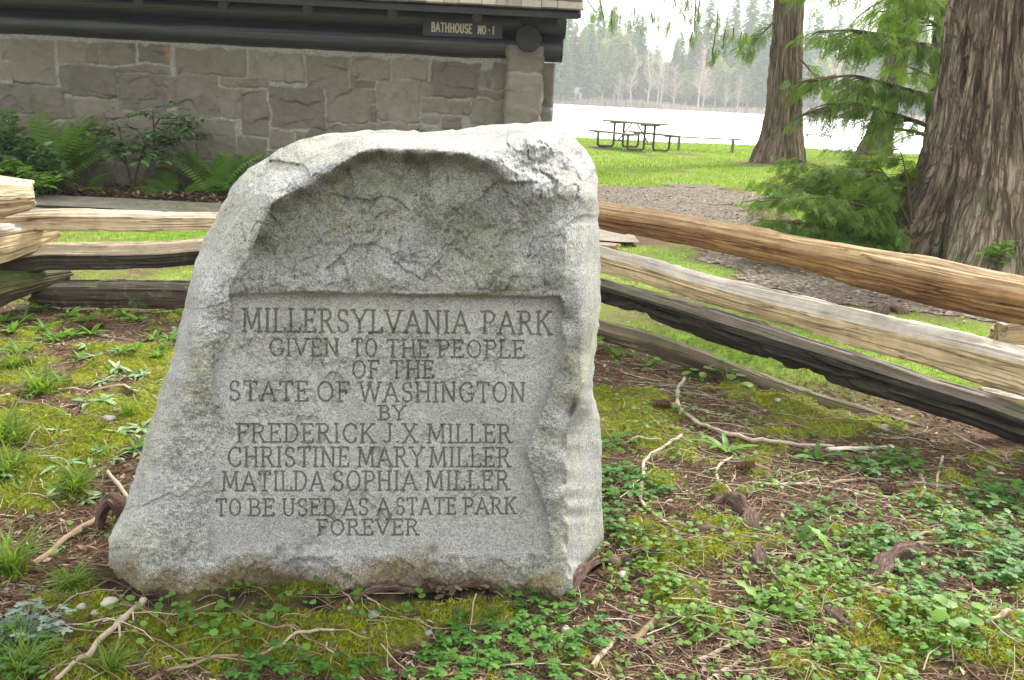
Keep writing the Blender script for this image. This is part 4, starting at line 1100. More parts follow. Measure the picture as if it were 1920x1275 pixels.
# ------------------------------------------------------------------ trees by the lawn
def gpt(px, py, dz=0.0):
    p = on_z(px, py)
    for _ in range(4):
        p = on_z(px, py, float(ground_z(p[0], p[1])) + dz)
    return p
def trunk_mesh(name, left, right, Y, top, mt, parent, base, lobes=5, flare=.35, seed=0, rough=.05, nz=110, na=150, mossh=1.2, seam=None):
    """left/right: picture points of the two edges, foot to top; the stem goes on to height top"""
    l = on_y(*np.array(left, float).T, Y); r = on_y(*np.array(right, float).T, Y)
    zz = np.linspace(max(-.25, 0) - .15, top, nz)
    zz = np.concatenate([np.linspace(-.2, min(3.2, top*.5), nz*2//3, endpoint=False), np.linspace(min(3.2, top*.5), top, nz//3)])
    def ext(P, col):
        o = np.argsort(P[:,2]); z_, x_ = P[o,2], P[o,col]
        s = (x_[-1]-x_[-2])/(z_[-1]-z_[-2]+1e-6)
        return np.where(zz > z_[-1], x_[-1] + s*.35*(zz-z_[-1]), np.interp(zz, z_, x_))
    xl_, xr_ = ext(l, 0), ext(r, 0)
    ker = np.hanning(7); ker /= ker.sum()
    xl_ = np.convolve(np.pad(xl_, 3, 'edge'), ker, 'valid'); xr_ = np.convolve(np.pad(xr_, 3, 'edge'), ker, 'valid')
    cx, rad = (xl_+xr_)/2, (xr_-xl_)/2
    zt_ = np.maximum(zz, 0)
    rad = rad*np.where(zz > l[:,2].max()+.5, np.clip(1-.03*(zz-l[:,2].max()-.5), .45, 1), 1)
    a = np.arange(na)/na*2*math.pi
    A, ZZ = np.meshgrid(a, zz); R = np.broadcast_to(rad[:,None], A.shape).copy()
    fl = np.exp(-np.maximum(ZZ, 0)/.55)
    lob = np.cos(lobes*A + seed + 1.1*noise(ZZ*.5, ZZ*0, 0, seed))
    R = R*(1 + flare*.45*fl*lob + .035*lob + .05*noise(np.cos(A)*1.7+3, np.sin(A)*1.7, ZZ*.35, seed+1))
    ridg = 1-np.abs(fbm(A*na/44.0 + .25*noise(ZZ*1.3, A*2, 0, seed+8), ZZ*.45 + .3*noise(A*3, ZZ*.5, 0, seed), 0, seed+3, 3, .6))
    R = R + rough*(ridg-.7) + rough*.5*fbm(A*30, ZZ*3, 0, seed+4, 2)
    if seam is not None:
        R = R*(1-.34*np.exp(-((A-seam)/.11)**2))
    V = np.stack([cx[:,None]+R*np.cos(A), Y + rad.mean()*0 + R*np.sin(A), ZZ + base], -1)
    I = np.arange(A.size).reshape(A.shape)
    Q = np.stack([I[:-1], np.roll(I, -1, 1)[:-1], np.roll(I, -1, 1)[1:], I[1:]], -1).reshape(-1, 4)
    uv = np.stack([ZZ, np.abs(A-math.pi)/math.pi*1.8], -1).reshape(-1, 2)
    tone = np.exp(-np.maximum(ZZ, 0)/mossh).ravel()
    return mesh(name, V.reshape(-1,3) - (np.array(parent.location) if parent else 0), Q, mt, parent, True, uv, {'tone': tone})
# cedar spray: a flat frond of scale leaves, X along the frond
def spray(npair=9, seed=0, droop=.25, w=.04):
    r_ = np.random.default_rng(seed); V = []; T = []
    def blade(p, q, w_, z=0):
        d = q-p; n_ = np.array([-d[1], d[0], 0]); n_ /= np.linalg.norm(n_)+1e-9; m_ = p*.55+q*.45
        b = len(V); V.extend([p, m_+n_*w_, q, m_-n_*w_]); T.extend([[b, b+1, b+2], [b, b+2, b+3]])
    for i in range(npair):
        t = (i+.4)/npair; c = np.array([t, 0, -droop*t*t])
        L_ = .42*(1-t)**.7*(.6+.4*min(1, t*5))+.06
        for s_ in (1, -1):
            ang = s_*math.radians(r_.uniform(38, 58)); L2 = L_*r_.uniform(.75, 1.1)
            q = c + np.array([math.cos(ang)*L2, math.sin(ang)*L2, -.22*L2+r_.uniform(-.03, .03)])
            blade(c, q, w*.55)
            for tt in (.45, .75):
                m_ = c + (q-c)*tt
                for s2 in (1, -1):
                    a2 = ang + s2*.65; q2 = m_ + np.array([math.cos(a2), math.sin(a2), -.25])*L2*.33
                    blade(m_, q2, w*.42)
    blade(np.array([0, 0, 0.0]), np.array([1.02, 0, -droop]), w*.3)
    return np.array(V), np.array(T)
SPR = [spray(9, i, .15+.12*i) for i in range(4)]
def add_sprays(mb, pos, az, tilt, size, r_, tone=None):
    n = len(pos)
    which = r_.integers(0, len(SPR), n)
    sp_ = r_.normal(0, .8, n)
    tone = np.clip(r_.normal(.45, .28, n), 0, 1) if tone is None else tone
    R = rot_zt(az, tilt, sp_)
    for i in range(len(SPR)):
        m_ = which == i
        mb.stamp(SPR[i][0], SPR[i][1], pos[m_], R[m_], size[m_], tone[m_])
def bough(parent, P, spread, dens, size, seed, hang=.6, leafmat='cedar', rad=.03, name='bough'):
    """P: points of the limb in the place; side twigs both ways carry hanging sprays"""
    r_ = np.random.default_rng(seed)
    P = np.asarray(P, float); t = np.linspace(0, 1, 40)
    L = np.concatenate([[0], np.cumsum(np.linalg.norm(np.diff(P, axis=0), axis=1))]); tot = L[-1]; L /= tot
    Q = np.stack([np.interp(t, L, P[:,i]) for i in range(3)], -1)
    ker = np.hanning(9); ker /= ker.sum()
    Q = np.stack([np.convolve(np.pad(Q[:,i], 4, mode='reflect', reflect_type='odd'), ker, 'valid') for i in range(3)], -1)
    wood = MB(); wood.tube(Q, rad*(1.05-t*.85), 7, .4, True, None, .15, seed)
    lv = MB(); pos, az, ti = [], [], []
    for i in range(int(dens*tot)):
        u = r_.uniform(.10, 1); c = np.array([np.interp(u, t, Q[:,j]) for j in range(3)])
        d = Q[min(39, int(u*39)+1)]-Q[max(0, int(u*39)-1)]; a0 = math.atan2(d[1], d[0])
        s_ = r_.choice([-1, 1]); a1 = a0 + s_*r_.uniform(.5, 1.1)
        LL = spread*(1-.6*u)*r_.uniform(.45, 1.1)
        ns = max(3, int(LL/size*2.2)); tw = np.linspace(0, 1, ns)
        dr = r_.uniform(.25, .6)*hang
        tp = c + np.stack([np.cos(a1)*LL*tw, np.sin(a1)*LL*tw, .12*LL*tw - dr*LL*tw**2], -1)
        wood.tube(tp, rad*.28*(1.1-tw*.8), 4, .3, False)
        for q_ in range(1, ns):
            for s2 in (-1, 1):
                pos.append(tp[q_] + r_.normal(0, .02, 3)); az.append(a1 + s2*r_.uniform(.2, 1.0)); ti.append(-hang*r_.uniform(.25, 1.3))
    pos = np.array(pos); n = len(pos)
    add_sprays(lv, pos, np.array(az), np.array(ti), size*r_.uniform(.65, 1.25, n), r_)
    off = parent.location
    b = wood.build(name, M['stem'], parent, True, off)
    lv.build('foliage', M[leafmat], b, False, off)
    return b

big = empty('cedar_tree', tuple(gpt(1860., 498.)+np.array([0, .7, 0])))
tag(big, 'massive old cedar with ridged grey bark and a wide buttressed foot', 'tree')
YB = big.location[1]
trunk_mesh('trunk', [(1590,500),(1625,470),(1652,440),(1682,400),(1708,360),(1732,310),(1749,250),(1760,200),(1772,130),(1781,60),(1791,-30)],
           [(2200,560),(2150,480),(2110,420),(2080,360),(2060,310),(2046,250),(2040,200),(2036,130),(2034,60),(2034,-30)], YB, 11.0, M['bark_big'], big, 0.0, 7, .45, 3, .055, 170, 420, .9)
def tree(name, label, left, right, Y, top, mt, seed, lobes=5, flare=.3, rough=.02, seam=None, base=0.0, cat='tree'):
    b = on_y(*np.mean([left[0], right[0]], axis=0), Y)
    o = empty(name, (float(b[0]), Y, base)); tag(o, label, cat)
    trunk_mesh('trunk', left, right, Y, top, mt, o, base, lobes, flare, seed, rough, 90, 110, .8, seam)
    return o
mid = tree('cedar_tree', 'tall straight double-stemmed cedar standing alone on the lawn beside the picnic table', [(1404,308),(1416,280),(1426,255),(1438,205),(1445,130),(1450,60),(1455,-20)], [(1510,312),(1506,280),(1503,250),(1503,200),(1504,130),(1505,60),(1506,-20)], 24.6, 14.0, M['bark'], 5, 5, .10, .045, 4.95)
far1 = tree('cedar_tree', 'leaning dark cedar trunk half hidden by hanging green boughs at the water edge', [(1603,292),(1612,272),(1622,255),(1640,200),(1654,130),(1672,60),(1688,-20)], [(1668,296),(1668,272),(1671,250),(1682,200),(1696,130),(1712,60),(1728,-20)], 32.0, 15.0, M['bark_dark'], 8, 5, .3, .03)
far2 = tree('cedar_tree', 'slim pale trunk seen close beside the massive cedar foot', [(1733,262),(1738,200),(1743,130),(1750,40)], [(1752,262),(1755,200),(1759,130),(1765,40)], 33.0, 14.0, M['bark'], 12, 4, .2, .02)
far3 = tree('cedar_tree', 'dark trunk showing high up behind the massive cedar', [(1728,330),(1738,230),(1750,100),(1757,0)], [(1772,330),(1778,230),(1785,100),(1792,0)], 17.0, 14.0, M['bark_dark'], 15, 4, .2, .02)
def limb(pts):      # (px, py, distance)
    p = np.array(pts, float); return on_y(p[:,0], p[:,1], p[:,2])
for i, (pts, sp_, de, sz) in enumerate([
    ([(1790,110,11.6),(1700,75,11.0),(1600,55,10.6),(1545,60,10.4)], .95, 30, 0.17),
    ([(1780,190,11.2),(1690,165,10.8),(1600,140,10.4),(1535,150,10.2)], .95, 32, 0.16),
    ([(1765,245,11.0),(1680,215,10.6),(1590,190,10.3),(1530,215,10.1)], .85, 32, 0.15),
    ([(1780,20,11.8),(1690,-20,11.2),(1600,-45,10.9),(1540,-30,10.7)], 1.0, 30, 0.17),
    ([(1790,60,12.4),(1720,30,12.2),(1660,20,12.0)], .9, 30, 0.17),
    ([(1770,150,12.5),(1740,140,12.4),(1690,120,12.2)], .8, 30, 0.16),
    ([(1762,262,11.6),(1710,245,11.3),(1650,240,11.0)], .6, 26, 0.14)]):
    bough(far3 if i > 3 else big, limb(pts), sp_*.85, de*(.78, .7, .5, .78, .7, .45, .3)[i], sz*.95, 500+i, 1.05)
# a limb of the lawn cedar reaching over the lake view, its ends hanging into the picture
for i, (pts, sp_, de, sz) in enumerate([
    ([(1462,-90,24.4),(1400,-70,23.6),(1320,-52,23.0),(1260,-38,22.6)], 1.0, 3.5, .30),
    ([(1440,-140,24.2),(1300,-110,22.0),(1180,-75,20.8),(1100,-40,20.2)], 1.0, 3.5, .28),
    ([(1452,40,24.3),(1420,72,23.9),(1402,96,23.7)], .55, 14, .28),
    ([(1500,110,24.3),(1535,150,24.0),(1550,180,23.9)], .6, 12, .28)]):
    bough(mid, limb(pts), sp_, de, sz, 540+i, 1.25)
def hang_cluster(parent, pts, n_, size, seed):
    r_ = np.random.default_rng(seed); lv = MB(); wood = MB(); pos, ti = [], []
    for (x0, y0, x1, y1, Y_) in pts:
        a = on_y(x0, y0, Y_); b = on_y(x1, y1, Y_); t = np.linspace(0, 1, 10)[:,None]
        sag = a*(1-t)+b*t; wood.tube(sag, .012, 4, .3, False)
        for q_ in range(n_):
            u = r_.uniform(0, 1); p = a*(1-u)+b*u
            pos.append(p + r_.normal(0, .10, 3)*np.array([1, 1, .5])); ti.append(-r_.uniform(.9, 1.5))
    pos = np.array(pos); n = len(pos)
    add_sprays(lv, pos, r_.uniform(0, 6.28, n), np.array(ti), size*r_.uniform(.6, 1.25, n), r_)
    b = wood.build('bough', M['stem'], parent, True, parent.location); lv.build('foliage', M['cedar'], b, False, parent.location)
hang_cluster(mid, [(1100,0,1118,24,20),(1120,-20,1132,35,20),(1148,20,1146,48,20),(1164,28,1162,45,20),(1190,14,1188,50,20),(1222,24,1224,44,20),(1255,40,1256,52,20),
    (1262,-10,1268,14,21),(1290,-5,1285,20,21),(1305,-20,1302,60,21),(1312,0,1308,40,21),(1298,60,1294,80,21),(1280,25,1284,34,21),
    (1346,15,1344,60,22),(1342,60,1336,100,22),(1336,90,1338,118,22),(1360,55,1356,85,22),(1376,52,1374,75,22),(1390,60,1388,74,22),(1398,62,1400,70,22)], 11, .20, 77)

# the low leafy cedar bough mass by the big trunk
sh = empty('cedar_shrub', tuple(gpt(1625., 462.)))
tag(sh, 'low spreading cedar shrub beside the massive trunk foot', 'shrub')
for i, pts in enumerate([
    [(1700,455,9.3),(1610,440,9.0),(1520,420,8.8),(1450,415,8.7)], [(1700,450,9.4),(1600,400,9.2),(1500,350,9.1),(1450,345,9.0)],
    [(1700,440,9.6),(1640,370,9.6),(1560,320,9.5),(1500,300,9.4)], [(1705,430,9.5),(1670,340,9.6),(1630,290,9.7),(1600,272,9.7)],
    [(1710,420,9.4),(1700,330,9.5),(1690,285,9.6),(1660,262,9.6)], [(1690,460,9.1),(1580,460,8.8),(1500,452,8.6),(1440,440,8.5)],
    [(1700,445,9.2),(1620,385,8.9),(1540,370,8.7),(1440,380,8.6)], [(1700,440,9.8),(1640,400,9.9),(1570,360,10.0),(1490,330,10.0)],
    [(1705,420,9.2),(1680,370,9.1),(1640,330,9.0),(1580,310,9.0)], [(1690,470,9.0),(1640,458,8.8),(1590,452,8.7)]]):
    bough(sh, limb(pts), .75, 36, .105, 560+i, .6, rad=.014, name='branch')

# ------------------------------------------------------------------ plants before the bathhouse
def frond(L=1.0, npn=21, w=.17):
    """fern frond along X, arching; pinnae both sides"""
    V, T = [], []
    for i in range(npn):
        t = .12 + .88*i/npn; c = np.array([t, 0, .42*t - .62*t*t])
        ln = w*(math.sin(min(1, (t-.02)*1.35)*math.pi)**.6)*(1.0 if t < .6 else 1.0-(t-.6)*.9)+.01
        for s_ in (1, -1):
            b = len(V); q = c + np.array([.30*ln, s_*ln, -.28*ln]); m_ = c*.5+q*.5; ww = .012
            V.extend([c+np.array([-ww, 0, 0]), m_+np.array([-ww*1.1, 0, .004]), q, m_+np.array([ww*1.2, 0, .004]), c+np.array([ww, 0, 0])])
            T.extend([[b, b+1, b+3], [b, b+3, b+4], [b+1, b+2, b+3]])
    return np.array(V), np.array(T)
FR = frond()
def fern(px, py, L, n_, label, seed, up=.9, dirs=None, dz=0):
    r_ = np.random.default_rng(seed); p = gpt(px, py, dz)
    az = r_.uniform(0, 6.28, n_) if dirs is None else np.radians(r_.normal(0, 16, n_) + np.resize(dirs, n_))
    ti = np.clip(r_.normal(up, .28, n_), .15, 1.35)
    mb = MB(); mb.stamp(FR[0], FR[1], np.zeros((n_, 3)) + r_.normal(0, .03, (n_, 3)), rot_zt(az, ti, r_.normal(0, .3, n_)), L*r_.uniform(.7, 1.1, n_), np.clip(r_.normal(.5, .25, n_), 0, 1))
    o = empty('fern', tuple(p)); mb.build('foliage', M['fern'], o, False)
    return tag(o, label, 'fern', 'sword ferns along the bathhouse wall')
fern(105, 354, 1.25, 26, 'tall upright sword fern between the leafy bush and the stone wall', 1, 1.0, [100, 60, 20, -10, 130, 80])
fern(412, 370, .95, 22, 'arching sword fern in the litter bed next to the boulder edge', 2, .75, [150, 40, 110, 70, -160, -60, 10])
fern(332, 369, .72, 13, 'small low fern with fronds lying flat under the spindly shrub', 3, .35, [170, -170, 20, 140, -20])
fern(470, 374, .8, 12, 'fern partly hidden behind the boulder shoulder', 4, .7)
fern(160, 362, .6, 9, 'short fern with fronds spilling onto the walkway by the bush', 5, .2, [0, -30, -60])
LEAFLET = (np.array([[0,0,0],[.35,.2,.05],[.75,.15,.03],[1,0,-.06],[.75,-.15,.03],[.35,-.2,.05]]), np.array([[0,1,5],[1,2,4],[1,4,5],[2,3,4]]))
def pinnate(mb, p, az, ti, L, r_, pairs=6, lw=.34):
    R = rot_zt(np.array([az]), np.array([ti]))[0]
    pos, A, TI = [], [], []
    for i in range(pairs):
        t = .25 + .75*i/(pairs-1)
        c = p + R @ np.array([t*L, 0, -.25*L*t*t])
        for s_ in (1, -1): pos.append(c); A.append(az + s_*1.05); TI.append(ti*.3+r_.uniform(-.45, .15))
    pos.append(p + R @ np.array([L, 0, -.25*L])); A.append(az); TI.append(-.2)
    n = len(pos)
    mb.stamp(*LEAFLET, np.array(pos), rot_zt(np.array(A), np.array(TI)), L*lw*r_.uniform(.8, 1.15, n), np.clip(r_.normal(.45, .3, n), 0, 1))
def shrub(name, px, py, stems, label, seed, L=.3, dens=9, leaf=None):
    """stems: picture points at the wall bed; pinnate glossy leaves along their upper part"""
    r_ = np.random.default_rng(seed); base = gpt(px, py); o = empty(name, tuple(base)); tag(o, label, 'shrub')
    w = MB(); lv = MB()
    for st in stems:
        P = limb(st); w.tube(P, np.linspace(.014, .006, len(P)), 5, .4, False)
        for i in range(dens):
            u = r_.uniform(.35, 1)*(len(P)-1); a = int(min(u, len(P)-2)); c = P[a]+(P[a+1]-P[a])*(u-a)
            pinnate(lv, c, r_.uniform(0, 6.28), r_.uniform(-.2, .7), L*r_.uniform(.8, 1.25), r_, 6, .42)
    s = w.build('stem', M['stem'], o, True, base); lv.build('foliage', M['glossy'], o, False, base)
    return o
D0 = 11.25
shrub('shrub', 255., 366., [[(248,352,D0),(238,310,D0),(228,265,D0),(222,235,D0)],[(250,352,D0),(262,300,D0),(272,270,D0-.1),(262,248,D0)],[(268,340,D0),(290,290,D0),(300,255,D0),(320,235,D0)],[(290,290,D0),(288,240,D0),(286,205,D0)],[(262,300,D0),(285,285,D0-.2),(310,275,D0-.2)],[(238,310,D0),(215,280,D0-.1),(205,270,D0-.1)],[(288,240,D0),(300,222,D0),(335,222,D0)],[(300,255,D0),(330,258,D0),(345,268,D0)]], 'spindly glossy-leaved shrub standing before the stone wall', 21, .30, 9)
def leafy_bush(px, py, Y_, box, n_, label, seed, name='shrub', size=.08, mt='glossy'):
    """many twigs with two rows of small leaves; box: picture outline"""
    r_ = np.random.default_rng(seed); base = gpt(px, py); o = empty(name, tuple(base)); tag(o, label, 'shrub')
    w = MB(); lv = MB(); pos, A, TI = [], [], []
    box = np.array(box, float); k_ = 0
    while k_ < n_:
        x = r_.uniform(box[:,0].min(), box[:,0].max()); y = r_.uniform(box[:,1].min(), box[:,1].max())
        if not inside(np.array(x), np.array(y), box): continue
        k_ += 1
        e_ = on_y(x, y, Y_ + r_.normal(0, .22)); s_ = base + (e_-base)*r_.uniform(.35, .65); s_[2] = base[2] + (e_[2]-base[2])*r_.uniform(.3, .7)
        t = np.linspace(0, 1, 8)[:,None]; tw = s_*(1-t)+e_*t + np.array([0, 0, .10])*np.sin(t*math.pi)
        if k_ % 3 == 0: w.tube(tw, .005, 4, .3, False)
        if k_ % 14 == 0: w.tube(base*(1-t)+s_*t, .011, 5, .3, False)
        d = e_-s_; a0 = math.atan2(d[1], d[0])
        for q_ in range(2, 8):
            for s2 in (1, -1): pos.append(tw[q_]); A.append(a0+s2*r_.uniform(.7, 1.3)); TI.append(r_.uniform(-.5, .5))
    n = len(pos); lv.stamp(*LEAFLET, np.array(pos), rot_zt(np.array(A), np.array(TI), r_.normal(0, .4, n)), size*r_.uniform(.7, 1.25, n), np.clip(r_.normal(.45, .3, n), 0, 1))
    w.build('stem', M['stem'], o, True, base); lv.build('foliage', M[mt], o, False, base)
    return o
leafy_bush(40., 362., 10.9, [(-140,215),(-60,215),(0,205),(22,200),(30,225),(55,260),(100,275),(118,300),(140,318),(150,340),(120,360),(60,362),(-60,372),(-140,370)], 520, 'dense dark glossy evergreen bush at the end of the stone wall', 31, size=.10)
leafy_bush(25., 362., 10.5, [(-30,310),(30,300),(60,318),(95,325),(110,345),(70,362),(20,366),(-40,366)], 120, 'yellow-green leafy bush low in front of the dark evergreen bush', 33, size=.09, mt='leaf')
leafy_bush(1880., 505., 8.55, [(1835,478),(1860,462),(1890,455),(1905,480),(1900,505),(1850,508)], 26, 'small fresh green sapling at the foot of the massive cedar', 35, 'sapling', .07, 'leaf')
# fallen leaves and needles heaped in the bed
r_ = np.random.default_rng(41); n = 9000
x = r_.uniform(-6.5, .6, n); y = r_.uniform(10.75, 11.75, n); keep = noise(x*1.4, y*2, 0, 5) > -.55; x, y = x[keep], y[keep]; n = len(x)
mb = MB(); CHIP = (np.array([[-.5,0,0],[0,.22,.05],[.5,0,0],[0,-.22,.05]]), np.array([[0,1,2,3]]))
mb.stamp(*CHIP, np.stack([x, y, ground_z(x, y)+r_.uniform(.005, .07, n)], -1), rot_zt(r_.uniform(0, 6.28, n), r_.normal(0, .35, n)), r_.uniform(.03, .10, n), r_.uniform(0, .8, n))
tag(mb.build('leaf_litter', M['litter'], None, False), kind='stuff')

# ------------------------------------------------------------------ picnic tables and the plank
M['steel'] = m_simple('steel', (.055, .06, .035), (.10, .105, .06), 40, .5, .2)
M['plank'] = m_simple('plank', (.10, .11, .045), (.19, .19, .09), 14, .7, .4)
def picnic(base, rz, label):
    o = empty('picnic_table', base, rz); tag(o, label, 'picnic table')
    m = MB()
    for j in range(5): m.box((0, -.30+.15*j, .74), (2.2, .142, .045))
    m.build('tabletop', M['plank'], o, False)
    for s in (-1, 1):
        m = MB()
        for j in (0, 1): m.box((0, s*(.62+.13*j), .445), (2.2, .122, .045))
        m.build('bench', M['plank'], o, False)
    for s in (-1, 1):
        m = MB(); x0 = s*.76
        for q_ in (-1, 1):
            a = [(x0, q_*.16, .72), (x0, q_*.16, .12)] + [(x0, q_*(.16+.09*(1-math.cos(t))), .12-.09*math.sin(t)) for t in np.linspace(.2, 1.57, 6)]
            a += [(x0, q_*(.50), .03)] + [(x0, q_*(.60+.10*math.sin(t)), .03+.10*(1-math.cos(t))) for t in np.linspace(.2, 1.57, 6)] + [(x0, q_*.70, .42)]
            m.tube(np.array(a), .034, 8)
        m.box((x0, 0, .70), (.05, .62, .04)); m.box((x0, .68, .415), (.05, .30, .03)); m.box((x0, -.68, .415), (.05, .30, .03))
        m.tube(np.array([(x0, -.16, .2), (x0, .16, .2)]), .02, 6)
        m.tube(np.array([(x0, 0, .2), (x0*.2, 0, .70)]), .02, 6)
        m.build('leg_frame', M['steel'], o)
    return o
tb = gpt(1186., 280.)
picnic((tb[0], tb[1], float(ground_z(tb[0], tb[1]))), math.radians(-62), 'steel-legged picnic table alone on the bright lawn by the lake')
t2 = gpt(1533., 274.)
picnic((t2[0], t2[1], float(ground_z(t2[0], t2[1]))), math.radians(-8), 'far picnic table seen small between the two lawn trees')
pl = [on_z(1258., 256., .40), on_z(1391., 262., .40)]
pv = pl[1]-pl[0]; pcn = (pl[0]+pl[1])/2; Lp = float(np.linalg.norm(pv[:2]))
bn = empty('bench', (pcn[0], pcn[1], float(ground_z(pcn[0], pcn[1]))), math.atan2(pv[1], pv[0])); zb = pcn[2]-bn.location[2]
tag(bn, 'long low plank bench at the shore between picnic table and lone cedar', 'bench')
m = MB(); m.box((0, 0, zb), (Lp, .26, .035)); m.build('seat', M['plank'], bn, False)
for s in (-1, 1):
    m = MB(); m.box((s*Lp*.38, 0, zb/2-.02), (.03, .16, zb-.01)); m.build('leg', M['plank'], bn, False)

# ------------------------------------------------------------------ far shore
r_ = np.random.default_rng(61)
def conifer_mesh(h, w, seed, mt):
    q = np.random.default_rng(seed); mb = MB(); T_ = []
    V = []
    n_ = 620; t = q.uniform(.10, 1, n_)**.85
    for u in t:
        z = h*u; rr = w*(1-u)**.62*(.5+.55*q.uniform()) + .15; a = q.uniform(0, 6.283); c, s = math.cos(a), math.sin(a); wd = rr*q.uniform(.12, .28)+.15
        b = len(V); dz = -rr*q.uniform(.15, .45)
        V += [(0, 0, z), (c*rr*.6-s*wd, s*rr*.6+c*wd, z+dz*.4), (c*rr, s*rr, z+dz), (c*rr*.6+s*wd, s*rr*.6-c*wd, z+dz*.4)]
        T_ += [(b, b+1, b+2), (b, b+2, b+3)]
    lv = MB(); lv.add(np.array(V), np.array(T_), np.repeat(np.clip(q.normal(.45, .3, n_), 0, 1), 4))
    return lv
def far_conifer(kind, h, w, seed, mt, label, group):
    o = empty('conifer', (0, 0, 0)); tag(o, label, 'tree', group)
    m = MB(); m.tube(np.array([[0, 0, -.5], [0, 0, h*.5], [0, 0, h*.95]]), np.array([.45, .28, .06]), 6, .5, False); m.build('trunk', M['bark'], o)
    conifer_mesh(h, w, seed, mt).build('crown', M[mt], o, False)
    return o
protos = []
for i, (h, w, mt, lb) in enumerate([(27, 5.4, 'far_green', 'dark conifer in the hazy forest across the lake'), (23, 5.0, 'far_green', 'dark conifer in the hazy forest across the lake'), (31, 6.0, 'far_green', 'dark conifer in the hazy forest across the lake'),
                                     (19, 4.4, 'far_olive', 'yellow-green tree at the edge of the forest across the lake'), (26, 3.8, 'far_green', 'dark conifer in the hazy forest across the lake')]):
    protos.append(far_conifer('c', h, w, 70+i, mt, lb, 'yellow-green trees across the lake' if mt == 'far_olive' else 'dark conifers across the lake'))
SH = 229.0
spots = []
for i in range(120):
    px = 950 + 1000*((i*0.618034) % 1.0) + r_.uniform(-6, 6); spots.append((px, r_.uniform(0, 34), None))
for px_ in (1048, 1062, 1100, 1112): spots.append((px_, -1.5, 1))
first = set()
for i, (px, back, _) in enumerate(spots):
    j = int(r_.choice([0, 1, 2, 4, 0, 2])) if back > 6 else int(r_.choice([0, 1, 2, 3, 3, 4]))
    if j == 3 and i > 100: j = 1
    if _ is not None: j = int([4, 3, 4, 3][i % 4])
    p = on_y(px, 200., SH+back)
    pr_ = protos[j]
    c = pr_ if j not in first else copy_tree(pr_)
    first.add(j)
    gzv = float(gz(p[0], SH+back))
    c.location = (float(p[0]), SH+back, gzv-.3); c.rotation_euler = (0, 0, r_.uniform(0, 6.28))
    gap = 1-.38*math.exp(-((px-1235)/38)**2) 
    c.scale = (1, 1, 1); sc = r_.uniform(.62, .98)*gap
    c.scale = (sc, sc, sc)
# rounder leafy trees just coming into leaf
def round_tree(h, w, seed):
    q = np.random.default_rng(seed); o = empty('leafy_tree', (0, 0, 0)); n_ = 900
    m = MB(); m.tube(np.array([[0, 0, -.5], [.2, 0, h*.4], [0, .2, h*.9]]), np.array([.3, .2, .05]), 6, .7, False); m.build('trunk', M['far_brown'], o)
    u = q.uniform(0, 1, n_); a = q.uniform(0, 6.28, n_); rr = w*np.sqrt(np.clip(1-(2*u-1)**2, 0, 1))*q.uniform(.35, 1, n_)**.5*(1+.3*noise(np.cos(a)*2, u*4, np.sin(a)*2, seed))
    pos = np.stack([rr*np.cos(a), rr*np.sin(a), h*(.18+.82*u)], -1)
    m = MB(); m.stamp(np.array([[-.5,0,-.3],[.5,.1,-.3],[0,0,.6]]), np.array([[0,1,2]]), pos, rot_zt(q.uniform(0, 6.28, n_), q.normal(0, .5, n_), q.normal(0, .8, n_)), q.uniform(.5, 1.2, n_), np.clip(q.normal(.5, .25, n_), 0, 1))
    m.build('crown', M['far_olive'], o, False); return o
rp = [round_tree(14, 3.2, 5), round_tree(17, 2.4, 6), round_tree(10, 3.0, 7)]; rb_ = set()
for i, (px, j, sc) in enumerate([(1068,0,.9),(1095,1,1.0),(1128,0,1.0),(1150,1,.95),(1165,1,.9),(1200,2,.8),(1285,2,.8),(1340,0,.8),(1372,2,.9),(1400,0,.9),(1535,0,.9),(1580,1,.9),(1610,2,.8)]):
    c = rp[j] if j not in rb_ else copy_tree(rp[j]); rb_.add(j)
    Yt = SH+3+r_.uniform(-1, 3); p = on_y(px, 200., Yt); c.location = (float(p[0]), Yt, float(gz(p[0], Yt))-.2); c.scale = (sc,)*3; c.rotation_euler = (0, 0, r_.uniform(0, 6))
    tag(c, 'pale yellow-green leafy tree at the edge of the far wood across the lake', 'tree', 'leafy trees across the lake')
# bare pale trees at the shore
def bare_tree(h, seed, spread=1.0):
    q = np.random.default_rng(seed); mb = MB()
    P = np.array([[0, 0, -.5], [q.normal(0, .3), 0, h*.4], [q.normal(0, .6), 0, h*.75], [q.normal(0, .8), 0, h]])
    o = empty('bare_tree', (0, 0, 0))
    mb.tube(P, np.array([.22, .17, .11, .03]), 6, .8, False); mb.build('trunk', M['far_brown'], o)
    m = MB()
    for i in range(70):
        u = q.uniform(.2, .98); c = np.array([np.interp(u*h, P[:,2], P[:,0]), 0, u*h]); a = q.uniform(0, 6.28); L_ = spread*h*.19*(1.15-u)*q.uniform(.5, 1.2)+.4
        e_ = c + np.array([math.cos(a)*L_, math.sin(a)*L_, L_*q.uniform(.5, 1.3)])
        m.tube(np.array([c, c*.5+e_*.5+[0, 0, .1*L_], e_]), np.array([.06, .045, .02]), 3, q.uniform(.4, 1), False)
        for s_ in range(4):
            f = c+(e_-c)*q.uniform(.3, 1); g2 = f + q.normal(0, .35, 3)*L_ + [0, 0, .3*L_]
            m.tube(np.array([f, g2]), np.array([.035, .015]), 3, q.uniform(.3, 1), False)
    m.build('branch', M['far_brown'], o)
    return o
bp = [bare_tree(15, 1), bare_tree(12, 2, 1.4), bare_tree(17, 3, .8)]; bf_ = set()
